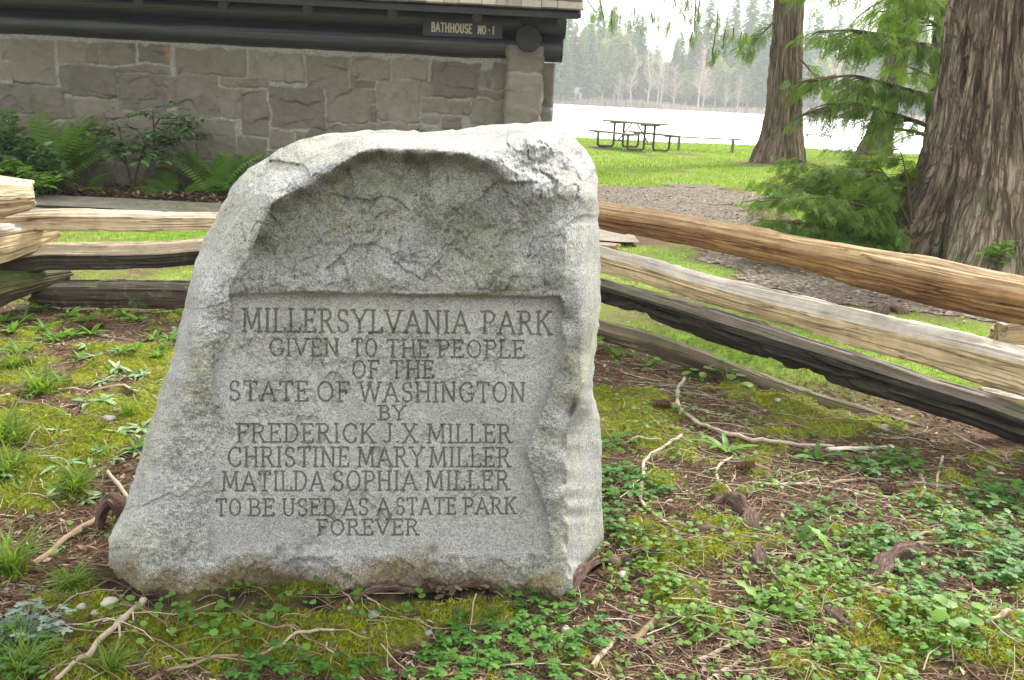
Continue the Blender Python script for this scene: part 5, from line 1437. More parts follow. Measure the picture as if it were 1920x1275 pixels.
for i, (px, hs, j) in enumerate([(1183,.75,2),(1213,.85,2),(1232,.9,0),(1237,.8,2),(1262,.8,1),(1308,.95,0),(1318,.8,1),(1360,.5,1),(1382,.55,0),(1158,.5,0),(1545,.7,1),(1570,.8,2),(1590,.6,1)]):
    c = bp[j] if j not in bf_ else copy_tree(bp[j]); bf_.add(j)
    Yt = SH-3+r_.uniform(-2, 2); p = on_y(px, 200., Yt)
    c.location = (float(p[0]), Yt, -.3); c.scale = (hs,)*3; c.rotation_euler = (0, 0, r_.uniform(0, 6))
    tag(c, 'bare pale leafless tree on the shore across the lake', 'tree', 'bare trees across the lake')
# brush along the waterline
n = 9000; px = r_.uniform(930, 1960, n); Yb_ = SH-7+r_.uniform(-2.0, 5, n); p = on_y(px, 200., Yb_)
hgt_ = (1.2+1.5*(.5+.5*noise(p[:,0]*.12, p[:,0]*0, 0, 4)))*r_.uniform(.3, 1, n)
mb = MB(); BL = (np.array([[-.5,0,0],[.5,0,0],[0,0,1.0]]), np.array([[0,1,2]]))
warm = noise(p[:,0]*.05, p[:,0]*0+3, 0, 6)
R = rot_zt(r_.uniform(0, 6.28, n), 0*px); R = np.einsum('nij,njk->nik', R, np.stack([np.stack([np.ones(n), 0*px, 0*px], -1), np.stack([0*px, np.ones(n), r_.normal(0, .5, n)], -1), np.stack([0*px, 0*px, np.ones(n)], -1)], 1))
mb.stamp(*BL, np.stack([p[:,0], Yb_, -.7+0*px], -1), R, np.stack([r_.uniform(.2, .5, n), hgt_, hgt_], -1), np.clip(.4+.5*warm+r_.normal(0, .2, n), 0, 1))
tag(mb.build('brush', M['far_brown'], None, False), kind='stuff')
# dense wood behind the first trees
n = 26000; px = r_.uniform(900, 2000, n); Yw = SH+28+r_.uniform(0, 40, n); p = on_y(px, 200., Yw)
hmax = 14+5*noise(p[:,0]*.09, p[:,0]*0, 0, 8)+3*noise(p[:,0]*.4, p[:,0]*0, 0, 9)
hmax *= 1-.4*np.exp(-((px-1235)/40)**2)
zz = r_.uniform(0, 1, n)**.8*hmax
mb = MB(); mb.stamp(np.array([[-.5,0,-.4],[.5,0,-.5],[0,.3,.6]]), np.array([[0,1,2]]), np.stack([p[:,0], Yw, zz+gz(p[:,0], Yw)-.5], -1), rot_zt(r_.uniform(0, 6.28, n), r_.normal(0, .4, n)), r_.uniform(1.2, 2.6, n), np.clip(r_.normal(.4, .25, n), 0, 1))
tag(mb.build('wood', M['far_green'], None, False), kind='stuff')
# the small house over the water
hp = on_y(1072., 180., SH-1); o = empty('house', (float(hp[0]), SH-1, .6)); tag(o, 'small white house under the trees across the lake', 'house')
M['white_wall'] = m_simple('white_wall', (.55, .55, .53), (.68, .68, .66), 3, .8, .1); M['pale_roof'] = m_simple('pale_roof', (.6, .6, .62), (.72, .72, .74), 3, .6, .1); M['dark_glass'] = m_simple('dark_glass', (.03, .04, .05), (.05, .06, .07), 3, .2, .05)
o.scale = (.62, .62, .62)
m = MB(); m.box((0, 2, 1.3), (7.5, 4, 2.6)); wl = m.build('wall', M['white_wall'], o, False)
m = MB(); m.add(np.array([[-4.2,-.6,2.6],[4.2,-.6,2.6],[4.2,2,4.6],[-4.2,2,4.6],[-4.2,4.6,2.6],[4.2,4.6,2.6]]), np.array([[0,1,2,3],[3,2,5,4],[0,4,5,1]])); m.add(np.array([[-4.2,-.6,2.6],[-4.2,2,4.6],[-4.2,4.6,2.6],[4.2,-.6,2.6],[4.2,4.6,2.6],[4.2,2,4.6]]), np.array([[0,1,2],[3,4,5]])); m.build('roof', M['pale_roof'], o, False)
for xx in (-2.4, -.2): m = MB(); m.box((xx, -.02, 1.4), (1.3, .06, 1.1)); m.build('window', M['dark_glass'], o, False)
m = MB(); m.box((2.2, -.02, 1.05), (1.0, .06, 2.1)); m.build('door', M['dark_glass'], o, False)

# ------------------------------------------------------------------ forest floor round the boulder
def visible_area(n, r_, y0=1.75, y1=6.0, marg=90):
    """random ground points inside the picture's cone (plus a margin)"""
    y = y0 + (y1-y0)*r_.uniform(0, 1, n)**1.25
    x = r_.uniform(-1, 1, n)*(.62*y+.35)
    return x, y
def GP(x, y, up=0.0): return np.stack([x, y, ground_z(x, y)+up], -1)
bxs, bys = SV[:,0], SV[:,1]
low = SV[:,2] < .12
def under_stone(x, y):
    lo = np.interp(x, np.sort(bxs[low]), bys[low][np.argsort(bxs[low])], left=99, right=99)
    return (y > lo-.005) & (y < lo+.55)
r_ = np.random.default_rng(81)
# needles and crumbled cedar sprays
n = 130000; x, y = visible_area(n, r_); bfv = behind_fence(x, y)
hd, _, _ = seg_dist(x, y, ft[:, :2])
ok = ~under_stone(x, y) & ((hd > .045) | (r_.uniform(0, 1, n) < .2)) & (bfv < .9) & (r_.uniform(0, 1, n) < np.where(moss_mask(x, y) > .4, .12, 1)) & (r_.uniform(0,1,n) < np.where(bfv > 0, .3, 1))
x, y = x[ok], y[ok]; n = len(x)
NEED = (np.array([[-.5,-.035,0],[0,-.05,.03],[.5,0,0],[0,.05,.03]]), np.array([[0,1,2,3]]))
mb = MB(); mb.stamp(*NEED, GP(x, y, r_.uniform(.001, .012, n)), rot_zt(r_.uniform(0, 6.28, n), r_.normal(0, .22, n), r_.normal(0, .6, n)), r_.uniform(.018, .055, n), np.clip(r_.normal(.42, .28, n), 0, 1))
k_ = 9000; x, y = visible_area(k_, r_); ok = ~under_stone(x, y) & (behind_fence(x, y) < .5) & (moss_mask(x, y) < .5); x, y = x[ok], y[ok]; k_ = len(x)
mb.stamp(*CHIP, GP(x, y, r_.uniform(.002, .010, k_)), rot_zt(r_.uniform(0, 6.28, k_), r_.normal(0, .3, k_), r_.normal(0, .5, k_)), r_.uniform(.012, .04, k_), np.clip(r_.normal(.5, .3, k_), 0, 1))
tag(mb.build('needle_litter', M['litter'], None, False), kind='stuff')
# moss: short upright shoots
n = 260000; x, y = visible_area(n, r_); mm = moss_mask(x, y)
hd, _, _ = seg_dist(x, y, ft[:, :2])
ok = ~under_stone(x, y) & (r_.uniform(0, 1, n) < sst(.25, .8, mm)) & (hd > .05); x, y = x[ok], y[ok]; n = len(x)
SHOOT = (np.array([[-.32,0,0],[.32,0,0],[0,.1,1.0]]), np.array([[0,1,2]]))
tone = np.clip(.45 + .45*fbm(x*5, y*5, 0, 65, 4) + r_.normal(0, .22, n), 0, 1)
mb = MB(); mb.stamp(*SHOOT, GP(x, y, -.001), rot_zt(r_.uniform(0, 6.28, n), r_.normal(0, .35, n), r_.normal(0, .4, n)), r_.uniform(.007, .019, n), tone)
tag(mb.build('moss', M['moss'], None, False), kind='stuff')
# small round-leaved seedlings
px_pts = np.array([(1400,1180,230,110),(1650,1200,260,90),(1300,1080,150,60),(1550,1100,120,50),(1250,1240,150,50),(1800,1230,150,60),(1700,960,220,60),(1480,990,120,40),(1180,1150,80,60),(420,1170,120,50),(640,1200,120,40),(560,1120,120,25),(880,1220,200,50),(1040,1180,100,60),(330,1150,90,30),(1420,900,100,40),(1180,1010,60,60),(1300,780,100,40)], float)
n = 150000; x, y = visible_area(n, r_); q = proj(GP(x, y)); den_ = np.zeros(n)
for (a, b, c, d) in px_pts:
    amp = 1.0 if a > 1200 and b > 1050 else .30
    den_ = np.maximum(den_, amp*np.exp(-((q[:,0]-a)/c)**2-((q[:,1]-b)/d)**2))
den_ = den_*sst(-.3, .35, fbm(x*6, y*6, 0, 66, 3)+.1) + .05*(q[:,0] > 1130) + .02
ok = ~under_stone(x, y) & (r_.uniform(0, 1, n) < den_*.5) & (behind_fence(x, y) < 0); x, y = x[ok], y[ok]; n = len(x)
DISC = (np.array([[-.5,0,-.03],[-.25,.44,.02],[.25,.44,.02],[.55,.08,-.04],[.55,-.08,-.04],[.25,-.44,.02],[-.25,-.44,.02],[-.12,0,.06],[.3,0,.04]]), np.array([[0,7,1],[1,7,2],[7,8,2],[2,8,3],[3,8,4],[4,8,5],[5,8,7],[5,7,6],[6,7,0]]))
mb = MB(); hz = r_.uniform(.008, .035, n)
mb.stamp(*DISC, GP(x, y, hz), rot_zt(r_.uniform(0, 6.28, n), r_.normal(0, .25, n), r_.normal(0, .25, n)), r_.uniform(.010, .026, n), np.clip(r_.normal(.5, .25, n), 0, 1))
STEMT = (np.array([[-.04,0,0],[.04,0,0],[.02,.0,1.0],[-.02,0,1.0]]), np.array([[0,1,2,3]]))
mb.stamp(*STEMT, GP(x, y), rot_zt(r_.uniform(0, 6.28, n), 0*x), np.stack([0*x+.03, 0*x+.03, hz], -1), np.full(n, .6))
tag(mb.build('seedlings', M['leaf'], None, False), kind='stuff')
# thin twigs too many to count
mb = MB(); k_ = 0
while k_ < 4200:
    x, y = visible_area(1, r_)
    if under_stone(x, y)[0] or behind_fence(x, y)[0] > .3: continue
    if proj(GP(x, y))[0][0] < 1130 and r_.uniform() < .62: k_ += .2; continue
    k_ += 1
    L_ = r_.choice([.06, .1, .16, .26])*r_.uniform(.6, 1.4); a = r_.uniform(0, 6.28) if r_.uniform() < .5 else r_.normal(-.35, .35)
    t = np.linspace(-.5, .5, 6); bend = r_.normal(0, .12)*L_
    X_ = x[0]+np.cos(a)*t*L_ - np.sin(a)*bend*(1-4*t*t) + .05*L_*r_.normal(0, .3, 6); Y_ = y[0]+np.sin(a)*t*L_+np.cos(a)*bend*(1-4*t*t)
    Z_ = ground_z(X_, Y_) + .006 + r_.uniform(0, .012) + .06*L_*r_.normal()*t
    rr = r_.uniform(.0007, .0022)
    mb.tube(np.stack([X_, Y_, Z_], -1), rr*np.linspace(1.2, .6, 6), 4, np.clip(r_.normal(.5, .33), 0, 1), False)
tag(mb.build('twig_litter', M['twig'], None, True), kind='stuff')

# ---- sticks and roots one can point at: (name, label, thickness px, lift, tone, points)
ST = [
 ('stick','long pale curved stick lying across the needles under the fence rails',11,.0,.85,[(1285,712),(1271,730),(1269,757),(1278,777),(1301,792),(1344,811),(1387,824),(1424,832),(1467,837),(1520,839),(1562,841)]),
 ('stick','silvery forked branch pointing at the boulder from the mossy spot',10,.0,.95,[(1277,821),(1248,840),(1219,856),(1205,869),(1207,893),(1198,935),(1208,958),(1234,974),(1250,987)]),
 ('stick','pale crooked stick bent in the middle above the curved root',8,.0,.9,[(1374,860),(1355,872),(1341,886),(1348,909),(1374,932),(1406,948)]),
 ('stick','long thin straight pale stick crossing the sunny litter patch',7,.0,.95,[(1410,910),(1478,912),(1500,910),(1559,919),(1630,928),(1689,940)]),
 ('stick','long straight grey stick below the sunken rail',6,.0,.8,[(1695,909),(1760,914),(1858,922)]),
 ('stick','brown stick lying just behind the sunny litter patch',9,.0,.55,[(1552,910),(1598,902),(1663,902)]),
 ('stick','hooked pale stick shaped like a sickle',9,.0,.75,[(1725,894),(1734,915),(1730,930),(1716,943)]),
 ('stick','upright grey stick running away towards the dark rail',7,.0,.8,[(1767,860),(1757,893),(1756,930)]),
 ('stick','short wavy pale stick below the upright grey stick',6,.0,.85,[(1757,945),(1777,954),(1800,950),(1826,940)]),
 ('stick','pale diagonal splinter beside the lobed herbs',7,.0,1.0,[(1656,945),(1680,963),(1699,979)]),
 ('stick','long bowed brown stick among the dark lobed herbs',9,.0,.6,[(1712,1013),(1760,995),(1826,987),(1887,989)]),
 ('stick','thin grey stick in front of the weathered root knob',6,.0,.75,[(1695,1020),(1740,1024),(1793,1026)]),
 ('stick','thick brown stick sloping down through the seedlings',12,.0,.6,[(1643,1107),(1676,1117),(1728,1140),(1760,1152)]),
 ('stick','thick pale stick running out of the frame beside the broad-leaved plant',13,.0,.7,[(1826,1163),(1874,1161),(1920,1150),(1985,1135)]),
 ('stick','long pale thin stick slanting down in the twig pile',7,.0,.85,[(1783,1068),(1813,1098),(1852,1130)]),
 ('stick','long straight pale stick slanting from the boulder foot to the front edge',15,.008,.8,[(270,1132),(245,1156),(220,1179),(180,1216),(141,1250),(105,1282)]),
 ('stick','smooth brown stick lying along the moss beside the arched root',16,.0,.55,[(179,979),(147,1001),(115,1023),(62,1062)]),
 ('stick','thin dark stick by the small white pebbles',6,.0,.3,[(203,1088),(165,1112),(129,1135)]),
 ('stick','pale Y-shaped twig on the mossy mound before the boulder',8,.004,.85,[(487,1233),(520,1217),(545,1205),(597,1189),(628,1188)]),
 ('stick','long thin red-brown twig arching over the moss before the boulder',5,.006,.5,[(326,1163),(378,1150),(451,1153),(534,1184),(600,1212),(659,1236)]),
 ('stick','short stout red-brown broken stick',20,.0,.35,[(1190,1207),(1210,1187),(1234,1164)]),
 ('stick','grey knobbly stick below the lobed herb patch',14,.0,.7,[(1112,1252),(1140,1218),(1156,1200)]),
 ('stick','grey pointed stick lying among the front seedlings',11,.0,.75,[(1309,1242),(1354,1221),(1406,1203)]),
 ('stick','brown stick cut by the front edge of the view',13,.0,.6,[(1325,1282),(1361,1262),(1387,1245)]),
 ('stick','long thin stick lying level between the grass tuft and the boulder',7,.0,.75,[(109,736),(170,734),(235,737),(296,749)]),
 ('stick','pale stick end beside the large grass tuft',8,.0,.85,[(-20,752),(0,748),(27,743)]),
 ('stick','thin bent twig beside the bushy grass clump',5,.0,.6,[(75,803),(69,827),(29,849)]),
 ('stick','pale bare stick leaning against the lower boulder edge',9,.01,.85,[(202,891),(212,905),(224,919),(247,940)]),
 ('stick','dull brown twig on the clovery corner in front',9,.0,.5,[(270,1285),(310,1262),(390,1245),(470,1238)]),
 ('stick','thin pale stick across the mossy needles beside the boulder corner',6,.0,.8,[(1145,838),(1180,842),(1200,838),(1240,830)]),
 ('exposed_root','reddish root running along the boulder foot and over the black soil',13,.012,.4,[(600,1158),(622,1148),(649,1132),(690,1116),(750,1113),(805,1114),(850,1112),(899,1111),(951,1101),(1040,1100),(1143,1098)]),
 ('exposed_root','orange-brown root pressed against the boulder corner',18,.004,.55,[(1068,1120),(1074,1100),(1086,1080),(1110,1064),(1138,1054),(1180,1056)]),
 ('exposed_root','arched bare root rising beside the lower boulder edge',22,.075,.7,[(186,990),(196,986),(212,984),(226,982),(236,978)]),
 ('exposed_root','smooth curved brown root bending down like an elbow',28,.012,.45,[(1335,946),(1352,943),(1371,946),(1393,961),(1406,984),(1409,1000)]),
 ('exposed_root','small root hump just before the bright moss',16,.0,.45,[(1310,998),(1325,996),(1345,1000),(1370,1008)]),
 ('exposed_root','round knobbed root with a short tail',24,.006,.45,[(1420,1030),(1419,1045),(1424,1060),(1428,1078)]),
 ('exposed_root','weathered grey split root between herbs and seedlings',32,.012,.8,[(1636,1096),(1663,1068),(1695,1046),(1722,1035),(1745,1032)]),
 ('exposed_root','thin root crossing the seedlings beside the bright moss mound',16,.0,.5,[(1539,1143),(1565,1156),(1585,1172),(1602,1190)]),
 ('exposed_root','long root creeping from the boulder corner to the pebble',12,.0,.65,[(1146,1057),(1180,1053),(1208,1047),(1226,1038),(1236,1026)]),
 ('exposed_root','low root end beside the twig heap by the path',20,.0,.5,[(1645,590),(1660,582),(1680,584),(1700,590)]),
 ('wood_slab','flat splintered yellow wood slab on the needles',14,.0,.98,[(1551,849),(1580,846),(1610,846),(1645,844),(1675,843)]),
]
for i, (nm, lb, th, lift, tone, pts) in enumerate(ST):
    P = np.array([gpt(a, b) for a, b in pts])
    # resample smoothly
    L = np.concatenate([[0], np.cumsum(np.linalg.norm(np.diff(P, axis=0), axis=1))]); m_ = max(8, 4*len(P)); t = np.linspace(0, L[-1], m_)
    Q = np.stack([np.interp(t, L, P[:,j]) for j in range(3)], -1)
    kr = np.array([.25,.5,.25]); Qs_ = Q.copy()
    for _ in range(2): Qs_[1:-1] = .25*Qs_[:-2]+.5*Qs_[1:-1]+.25*Qs_[2:]
    Q = Qs_; u = t/L[-1]
    dist = np.linalg.norm(Q-np.array([0,0,EYE]), axis=1).mean(); rad = th/2/F*dist*(.72 if nm == 'stick' else 1.0 if nm == 'exposed_root' else 1)
    rad_ = rad*(1.08-.3*u)*(1+.12*noise(u*9, u*0, 0, i))
    if nm == 'exposed_root': rad_ = rad*np.clip(np.minimum(u, 1-u)*7+.35, 0, 1)*(1+.2*noise(u*7, u*0, 0, i))
    Q[:,2] = ground_z(Q[:,0], Q[:,1]) + rad*(.3 if nm == 'exposed_root' else .55) + .004 + lift*np.sin(u*math.pi)
    if nm == 'exposed_root': Q[:,2] -= rad*1.3*np.clip(1-np.minimum(u, 1-u)*4.5, 0, 1); Q[:,:2] += rad*.35*np.stack([noise(u*6, u*0, 1, i), noise(u*6, u*0, 2, i)], -1)
    if nm == 'stick': Q[:,2] += .006*noise(u*4, u*0, 0, i+9)
    mb = MB(); mb.tube(Q, rad_, 14, tone, True, .42 if nm == 'wood_slab' else None, .5 if nm == 'exposed_root' else .25, i)
    if nm == 'stick' and len(pts) > 5:      # a side shoot or two
        for s_ in range(2):
            a = Q[int(m_*(.35+.3*s_))]; d = Q[int(m_*(.35+.3*s_))+1]-a; d /= np.linalg.norm(d)
            w_ = np.array([-d[1], d[0], 0])*(1 if (i+s_) % 2 else -1)
            mb.tube(np.array([a, a+(d+w_)*.04+[0,0,.004], a+(d*1.2+w_*.8)*.085]), np.array([rad*.5, rad*.4, rad*.25]), 5, tone, True)
    o = mb.build(nm, M['root'] if nm == 'exposed_root' else M['w_pale'] if nm == 'wood_slab' else M['twig'], None, True)
    tag(o, lb, 'root' if nm == 'exposed_root' else 'wood' if nm == 'wood_slab' else 'stick')

# ---- stones
PB = [(204,1132,28,.85,'cream pebble at the boulder foot, the largest of the pale cluster'),(178,1151,17,.9,'round white pebble in front of the cream pebble'),(154,1140,18,.75,'off-white pebble beside the thin dark stick'),(495,1171,19,.45,'grey angular stone on the moss before the boulder'),(700,1156,26,.4,'mottled grey stone under the long red root'),(683,1187,14,.25,'dark grey stone set in the bright moss'),(802,1189,17,.5,'flat grey stone at the edge of the herb patch'),(1062,1184,25,.8,'tan stone among the lobed herbs'),(1167,1080,24,.75,'smooth buff pebble beside the boulder corner root'),(656,1143,14,.85,'small ochre pebble on black soil by the red root'),(732,1258,12,.95,'small white pebble at the front of the mossy mound'),(1307,1111,15,.4,'blue-grey stone in the seedlings'),(1218,1202,17,.9,'white stone beside the stout broken stick'),(1185,1231,16,.45,'grey stone below the stout broken stick'),(1177,1208,12,.4,'little grey stone touching the stout broken stick'),(1499,1076,27,.5,'flat grey stone behind the star-shaped weed'),(1498,1141,25,.5,'pale grey stone at the edge of the bright moss mound'),(1265,997,17,.35,'brown stone beside the creeping root end'),(1276,981,14,.55,'tan stone above the brown stone'),(1294,996,10,.35,'tiny slate stone beside the brown stone'),(216,772,14,.2,'dark round stone beside the small grass tuft'),(203,788,23,.4,'flat grey stone in front of the dark round stone'),(325,617,13,.6,'tan stone close to the upper boulder edge'),(1459,752,15,.85,'orange-tan stone near the sunken rail'),(1457,762,8,.6,'small pale stone under the orange-tan stone'),(1858,882,19,.5,'grey rounded stone in the shade under the black rail'),(1661,807,24,.65,'brownish stone half sunk under the fence'),(1158,749,7,.95,'tiny white pebble on the needles near the boulder'),(1268,878,12,.6,'grey pebble by the silvery branch'),(345,572,12,.5,'grey stone between boulder and bottom log'),(197,632,12,.4,'brown stone in the flat rosettes'),(1690,1002,8,.5,'small round stone among twigs'),(10,1110,14,.5,'grey stone beside the tall grass clump')]
for i, (a, b, w_, tn_, lb) in enumerate(PB):
    q_ = np.random.default_rng(700+i); c = gpt(a, b); rad = w_/2/F*float(np.linalg.norm(c-np.array([0,0,EYE])))
    u, v_ = np.meshgrid(np.linspace(0, 2*math.pi, 22, endpoint=False), np.linspace(.02, math.pi-.02, 12))
    d = np.stack([np.cos(u)*np.sin(v_), np.sin(u)*np.sin(v_), np.cos(v_)], -1)
    rr = 1+.22*fbm(d[...,0]*1.3+i*3, d[...,1]*1.3, d[...,2]*1.3, i, 3)
    V = d*rr[...,None]*rad*np.array([1, .8, .55]); az = q_.uniform(0, 3)
    V = V @ np.array([[math.cos(az), -math.sin(az), 0],[math.sin(az), math.cos(az), 0],[0,0,1]]).T
    I = np.arange(u.size).reshape(u.shape); Q = np.stack([I[:-1], np.roll(I,-1,1)[:-1], np.roll(I,-1,1)[1:], I[1:]], -1).reshape(-1,4)
    o = mesh('pebble', V.reshape(-1,3), Q, M['pebble'], None, True, None, {'tone': np.full(u.size, tn_)}); o.location = tuple(c + np.array([0, 0, rad*.22]))
    tag(o, lb, 'stone')
for i, (a, b, az, lb) in enumerate([(1397,880,.2,'brown cone lying beside the pale crooked stick'),(1240,764,.1,'brown cone near the long pale curved stick'),(1666,927,-.4,'brown cone at the end of the long straight pale stick'),(178,618,.2,'dark cone among the flat rosettes near the bottom log')]):
    c = gpt(a, b); sc = 20/F*float(np.linalg.norm(c-np.array([0,0,EYE])))
    mb = MB(); t = np.linspace(-.5, .5, 9); mb.tube(np.stack([t, 0*t, 0*t], -1)*1.7*sc, sc*.36*np.sqrt(np.clip(1-(2*t)**2*.92, .02, 1)), 10, .2)
    pos, A, TI = [], [], []
    for j in range(90):
        u = -.46+.92*j/90; an = j*2.4; rr = sc*.36*math.sqrt(1-(2*u)**2*.9)
        pos.append((u*1.7*sc, rr*math.cos(an), rr*math.sin(an))); A.append(an)
    R = np.array([np.stack([[.75, .66*math.cos(x_), .66*math.sin(x_)], [0, -math.sin(x_), math.cos(x_)], [-.66, .75*math.cos(x_), .75*math.sin(x_)]], -1) for x_ in A])
    mb.stamp(np.array([[-.2,-.5,0],[.6,-.4,.1],[.8,0,.12],[.6,.4,.1],[-.2,.5,0]]), np.array([[0,1,2],[0,2,4],[2,3,4]]), np.array(pos), R, np.full(90, sc*.30), np.resize([.25,.5,.4], 90))
    o = mb.build('fir_cone', M['litter'], None, False); o.location = tuple(c+np.array([0,0,sc*.34])); o.rotation_euler = (0, 0, az)
    tag(o, lb, 'cone')

# ---- rosettes, herbs, grass tufts
def leaf_strip(pairs, w, lobes=0, curl=.25, seed=0):
    """a tapering leaf along X with a fold; lobes > 0 makes a toothed edge"""
    V = []; n_ = 9
    for i in range(n_):
        t = i/(n_-1); ww = w*math.sin(min(1, t*.92+.06)*math.pi)**.75*(1+(.45*math.cos(i*math.pi) if lobes else 0))
        z = .25*t - curl*t*t*1.6
        V += [(t, ww, z+.25*ww), (t, 0, z), (t, -ww, z+.25*ww)]
    T = []
    for i in range(n_-1):
        b = i*3; T += [(b, b+1, b+4, b+3), (b+1, b+2, b+5, b+4)]
    return np.array(V), np.array(T)
def rosette(n_, w, lobes, seed, rise=.25):
    q_ = np.random.default_rng(seed); mb = MB(); lf = leaf_strip(9, w, lobes)
    az = np.arange(n_)*2.4+q_.normal(0, .2, n_)
    mb.stamp(*lf, np.zeros((n_,3)), rot_zt(az, q_.normal(rise, .18, n_), q_.normal(0, .25, n_)), q_.uniform(.55, 1.05, n_), np.clip(q_.normal(.5, .25, n_), 0, 1))
    return mb
def herb_mb(seed, n_=9, ls=1.0):
    """stalks each carrying a deeply lobed compound leaf"""
    q_ = np.random.default_rng(seed); mb = MB(); pos, A, TI, S_ = [], [], [], []
    LOBE = (np.array([[0,0,0],[.3,.16,.03],[.5,.34,.01],[.62,.17,.03],[.86,.26,.0],[1.05,0,-.05],[.86,-.26,.0],[.62,-.17,.03],[.5,-.34,.01],[.3,-.16,.03],[.55,0,.03]]), np.array([[0,1,10],[1,2,10],[2,3,10],[3,4,10],[4,5,10],[5,6,10],[6,7,10],[7,8,10],[8,9,10],[9,0,10]]))
    for i in range(n_):
        az = q_.uniform(0, 6.28); L_ = q_.uniform(.35, .95); h = q_.uniform(.25, .8)
        e_ = np.array([math.cos(az)*L_, math.sin(az)*L_, h]); mb.tube(np.array([[0,0,0], e_*np.array([.55,.55,.75]), e_]), .012, 3, .3, False)
        for a2, s2 in ((0, 1.0), (1.05, .85), (-1.05, .85), (1.9, .5), (-1.9, .5)):
            pos.append(e_); A.append(az+a2+q_.normal(0, .1)); TI.append(q_.normal(-.05, .2)); S_.append(ls*s2*q_.uniform(.36, .52))
    mb.stamp(*LOBE, np.array(pos), rot_zt(np.array(A), np.array(TI)), np.array(S_), np.clip(q_.normal(.5, .28, len(pos)), 0, 1))
    return mb
def tuft_mb(seed, n_=120, lean=.5):
    q_ = np.random.default_rng(seed); mb = MB()
    V, T = [], []
    for i in range(6):
        t = i/5; w_ = .022*(1-t**1.6)+.001; V += [(t-.25*t*t, w_, .75*t*t*-.75+.0), (t-.25*t*t, -w_, .75*t*t*-.75)]
    for i in range(5): b = 2*i; T.append((b, b+1, b+3, b+2))
    mb.stamp(np.array(V), np.array(T), q_.normal(0, .10, (n_,3))*np.array([1,1,0]), rot_zt(q_.uniform(0, 6.28, n_), np.clip(q_.normal(1.15, .3*lean*2, n_), .2, 1.6), q_.normal(0, .3, n_)), q_.uniform(.5, 1.1, n_), np.clip(q_.normal(.5, .25, n_), 0, 1))
    return mb
def broad_mb(seed, n_=8):
    q_ = np.random.default_rng(seed); mb = MB(); pos, A, TI = [], [], []
    for i in range(n_):
        az = i*2.4+q_.normal(0, .3); L_ = q_.uniform(.3, .8); h = q_.uniform(.3, 1.0); e_ = np.array([math.cos(az)*L_, math.sin(az)*L_, h])
        mb.tube(np.array([[0,0,0], e_*np.array([.5,.5,.8]), e_]), .014, 3, .6, False); pos.append(e_+np.array([math.cos(az), math.sin(az), 0])*.18); A.append(az); TI.append(q_.normal(-.1, .25))
    mb.stamp(*DISC, np.array(pos), rot_zt(np.array(A), np.array(TI)), q_.uniform(.42, .6, n_), np.clip(q_.normal(.6, .25, n_), 0, 1))
    return mb
def place(protos_, spots_, label, cat, group, seed, hscale=1.0, big_=1.25):
    """spots: (x, y, width px); the first uses of the prototypes are the prototypes themselves"""
    q_ = np.random.default_rng(seed); usedp = set()
    for (a, b, w_) in spots_:
        j = int(q_.integers(0, len(protos_))); o = protos_[j]
        if j in usedp: o = o.copy(); C.objects.link(o)
        usedp.add(j)
        c = gpt(a, b); s_ = big_*w_/2/F*float(np.linalg.norm(c-np.array([0,0,EYE])))
        o.location = tuple(c); o.scale = (s_, s_, s_*hscale); o.rotation_euler = (0, 0, q_.uniform(0, 6.28))
        tag(o, label, cat, group)
    for j, o in enumerate(protos_):
        if j not in usedp: bpy.data.objects.remove(o)
def z6(L, w): return [(a*.2667, 560+b*.2667, w*q) for (a, b, q) in L]
ros = [rosette(13, .13, 0, 800+i, .22).build('weed_rosette', M['leaf_pale'], None, True) for i in range(3)]
place(ros, z6([(610,340,1),(665,412,1.1),(820,370,.8),(820,490,1.3),(730,585,1.1),(970,645,1.5),(620,732,1.3),(730,720,1.1),(410,945,1.2),(830,945,1.5),(1000,915,1.5),(1020,995,1.3),(640,1115,1.4),(800,1140,1.2),(440,1175,1.6),(960,1080,1.3),(1010,545,1.3),(560,590,1.0),(900,560,1.0),(120,1255,1.0),(1180,570,.9),(770,695,1.0)], 42) + [(85,935,60),(195,932,54),(160,940,40),(110,1025,46),(180,1000,40),(55,1110,40),(95,1255,46)], 'flat rosette weed with pale silvery green leaves beside the boulder', 'weed', 'pale rosettes on the needle floor', 3, .9, 1.3)
ros = [rosette(15, .10, 0, 820+i, .45).build('weed_rosette', M['leaf'], None, True) for i in range(3)]
place(ros, z6([(270,90,1.6),(95,238,1.5),(880,135,1.3),(965,165,1.3),(1110,62,1.0),(610,165,1.3),(740,120,.9),(370,300,1.2),(430,285,1.2),(510,270,1.0),(960,360,1.1),(850,385,1.0),(640,255,1.3),(1190,300,1.2),(1080,290,1.1),(180,160,1.0),(310,220,1.1),(130,380,1.3),(30,170,1.0),(690,30,.8),(480,130,1.0),(560,430,1.0),(1120,410,1.0),(420,590,1.0),(950,1060,1.3),(700,1090,1.0)], 44), 'upright bright green rosette weed near the bottom log', 'weed', 'bright green rosettes near the bottom log', 4, 1.0, 1.35)
def single(mb, nm, mt, a, b, w_, lb, cat, hs=1.0, rz=0):
    o = mb.build(nm, M[mt], None, nm != 'grass_tuft'); c = gpt(a, b); s_ = w_/2/F*float(np.linalg.norm(c-np.array([0,0,EYE])))
    o.location = tuple(c); o.scale = (s_, s_, s_*hs); o.rotation_euler = (0, 0, rz); tag(o, lb, cat)
single(rosette(14, .10, 1, 840, .3), 'weed_rosette', 'leaf', 1436, 1143, 200, 'large star-shaped toothed weed lying among the seedlings', 'weed')
single(rosette(8, .10, 0, 841, .5), 'weed_rosette', 'leaf', 1362, 850, 150, 'bright weed with long strap leaves by the pale curved stick', 'weed')
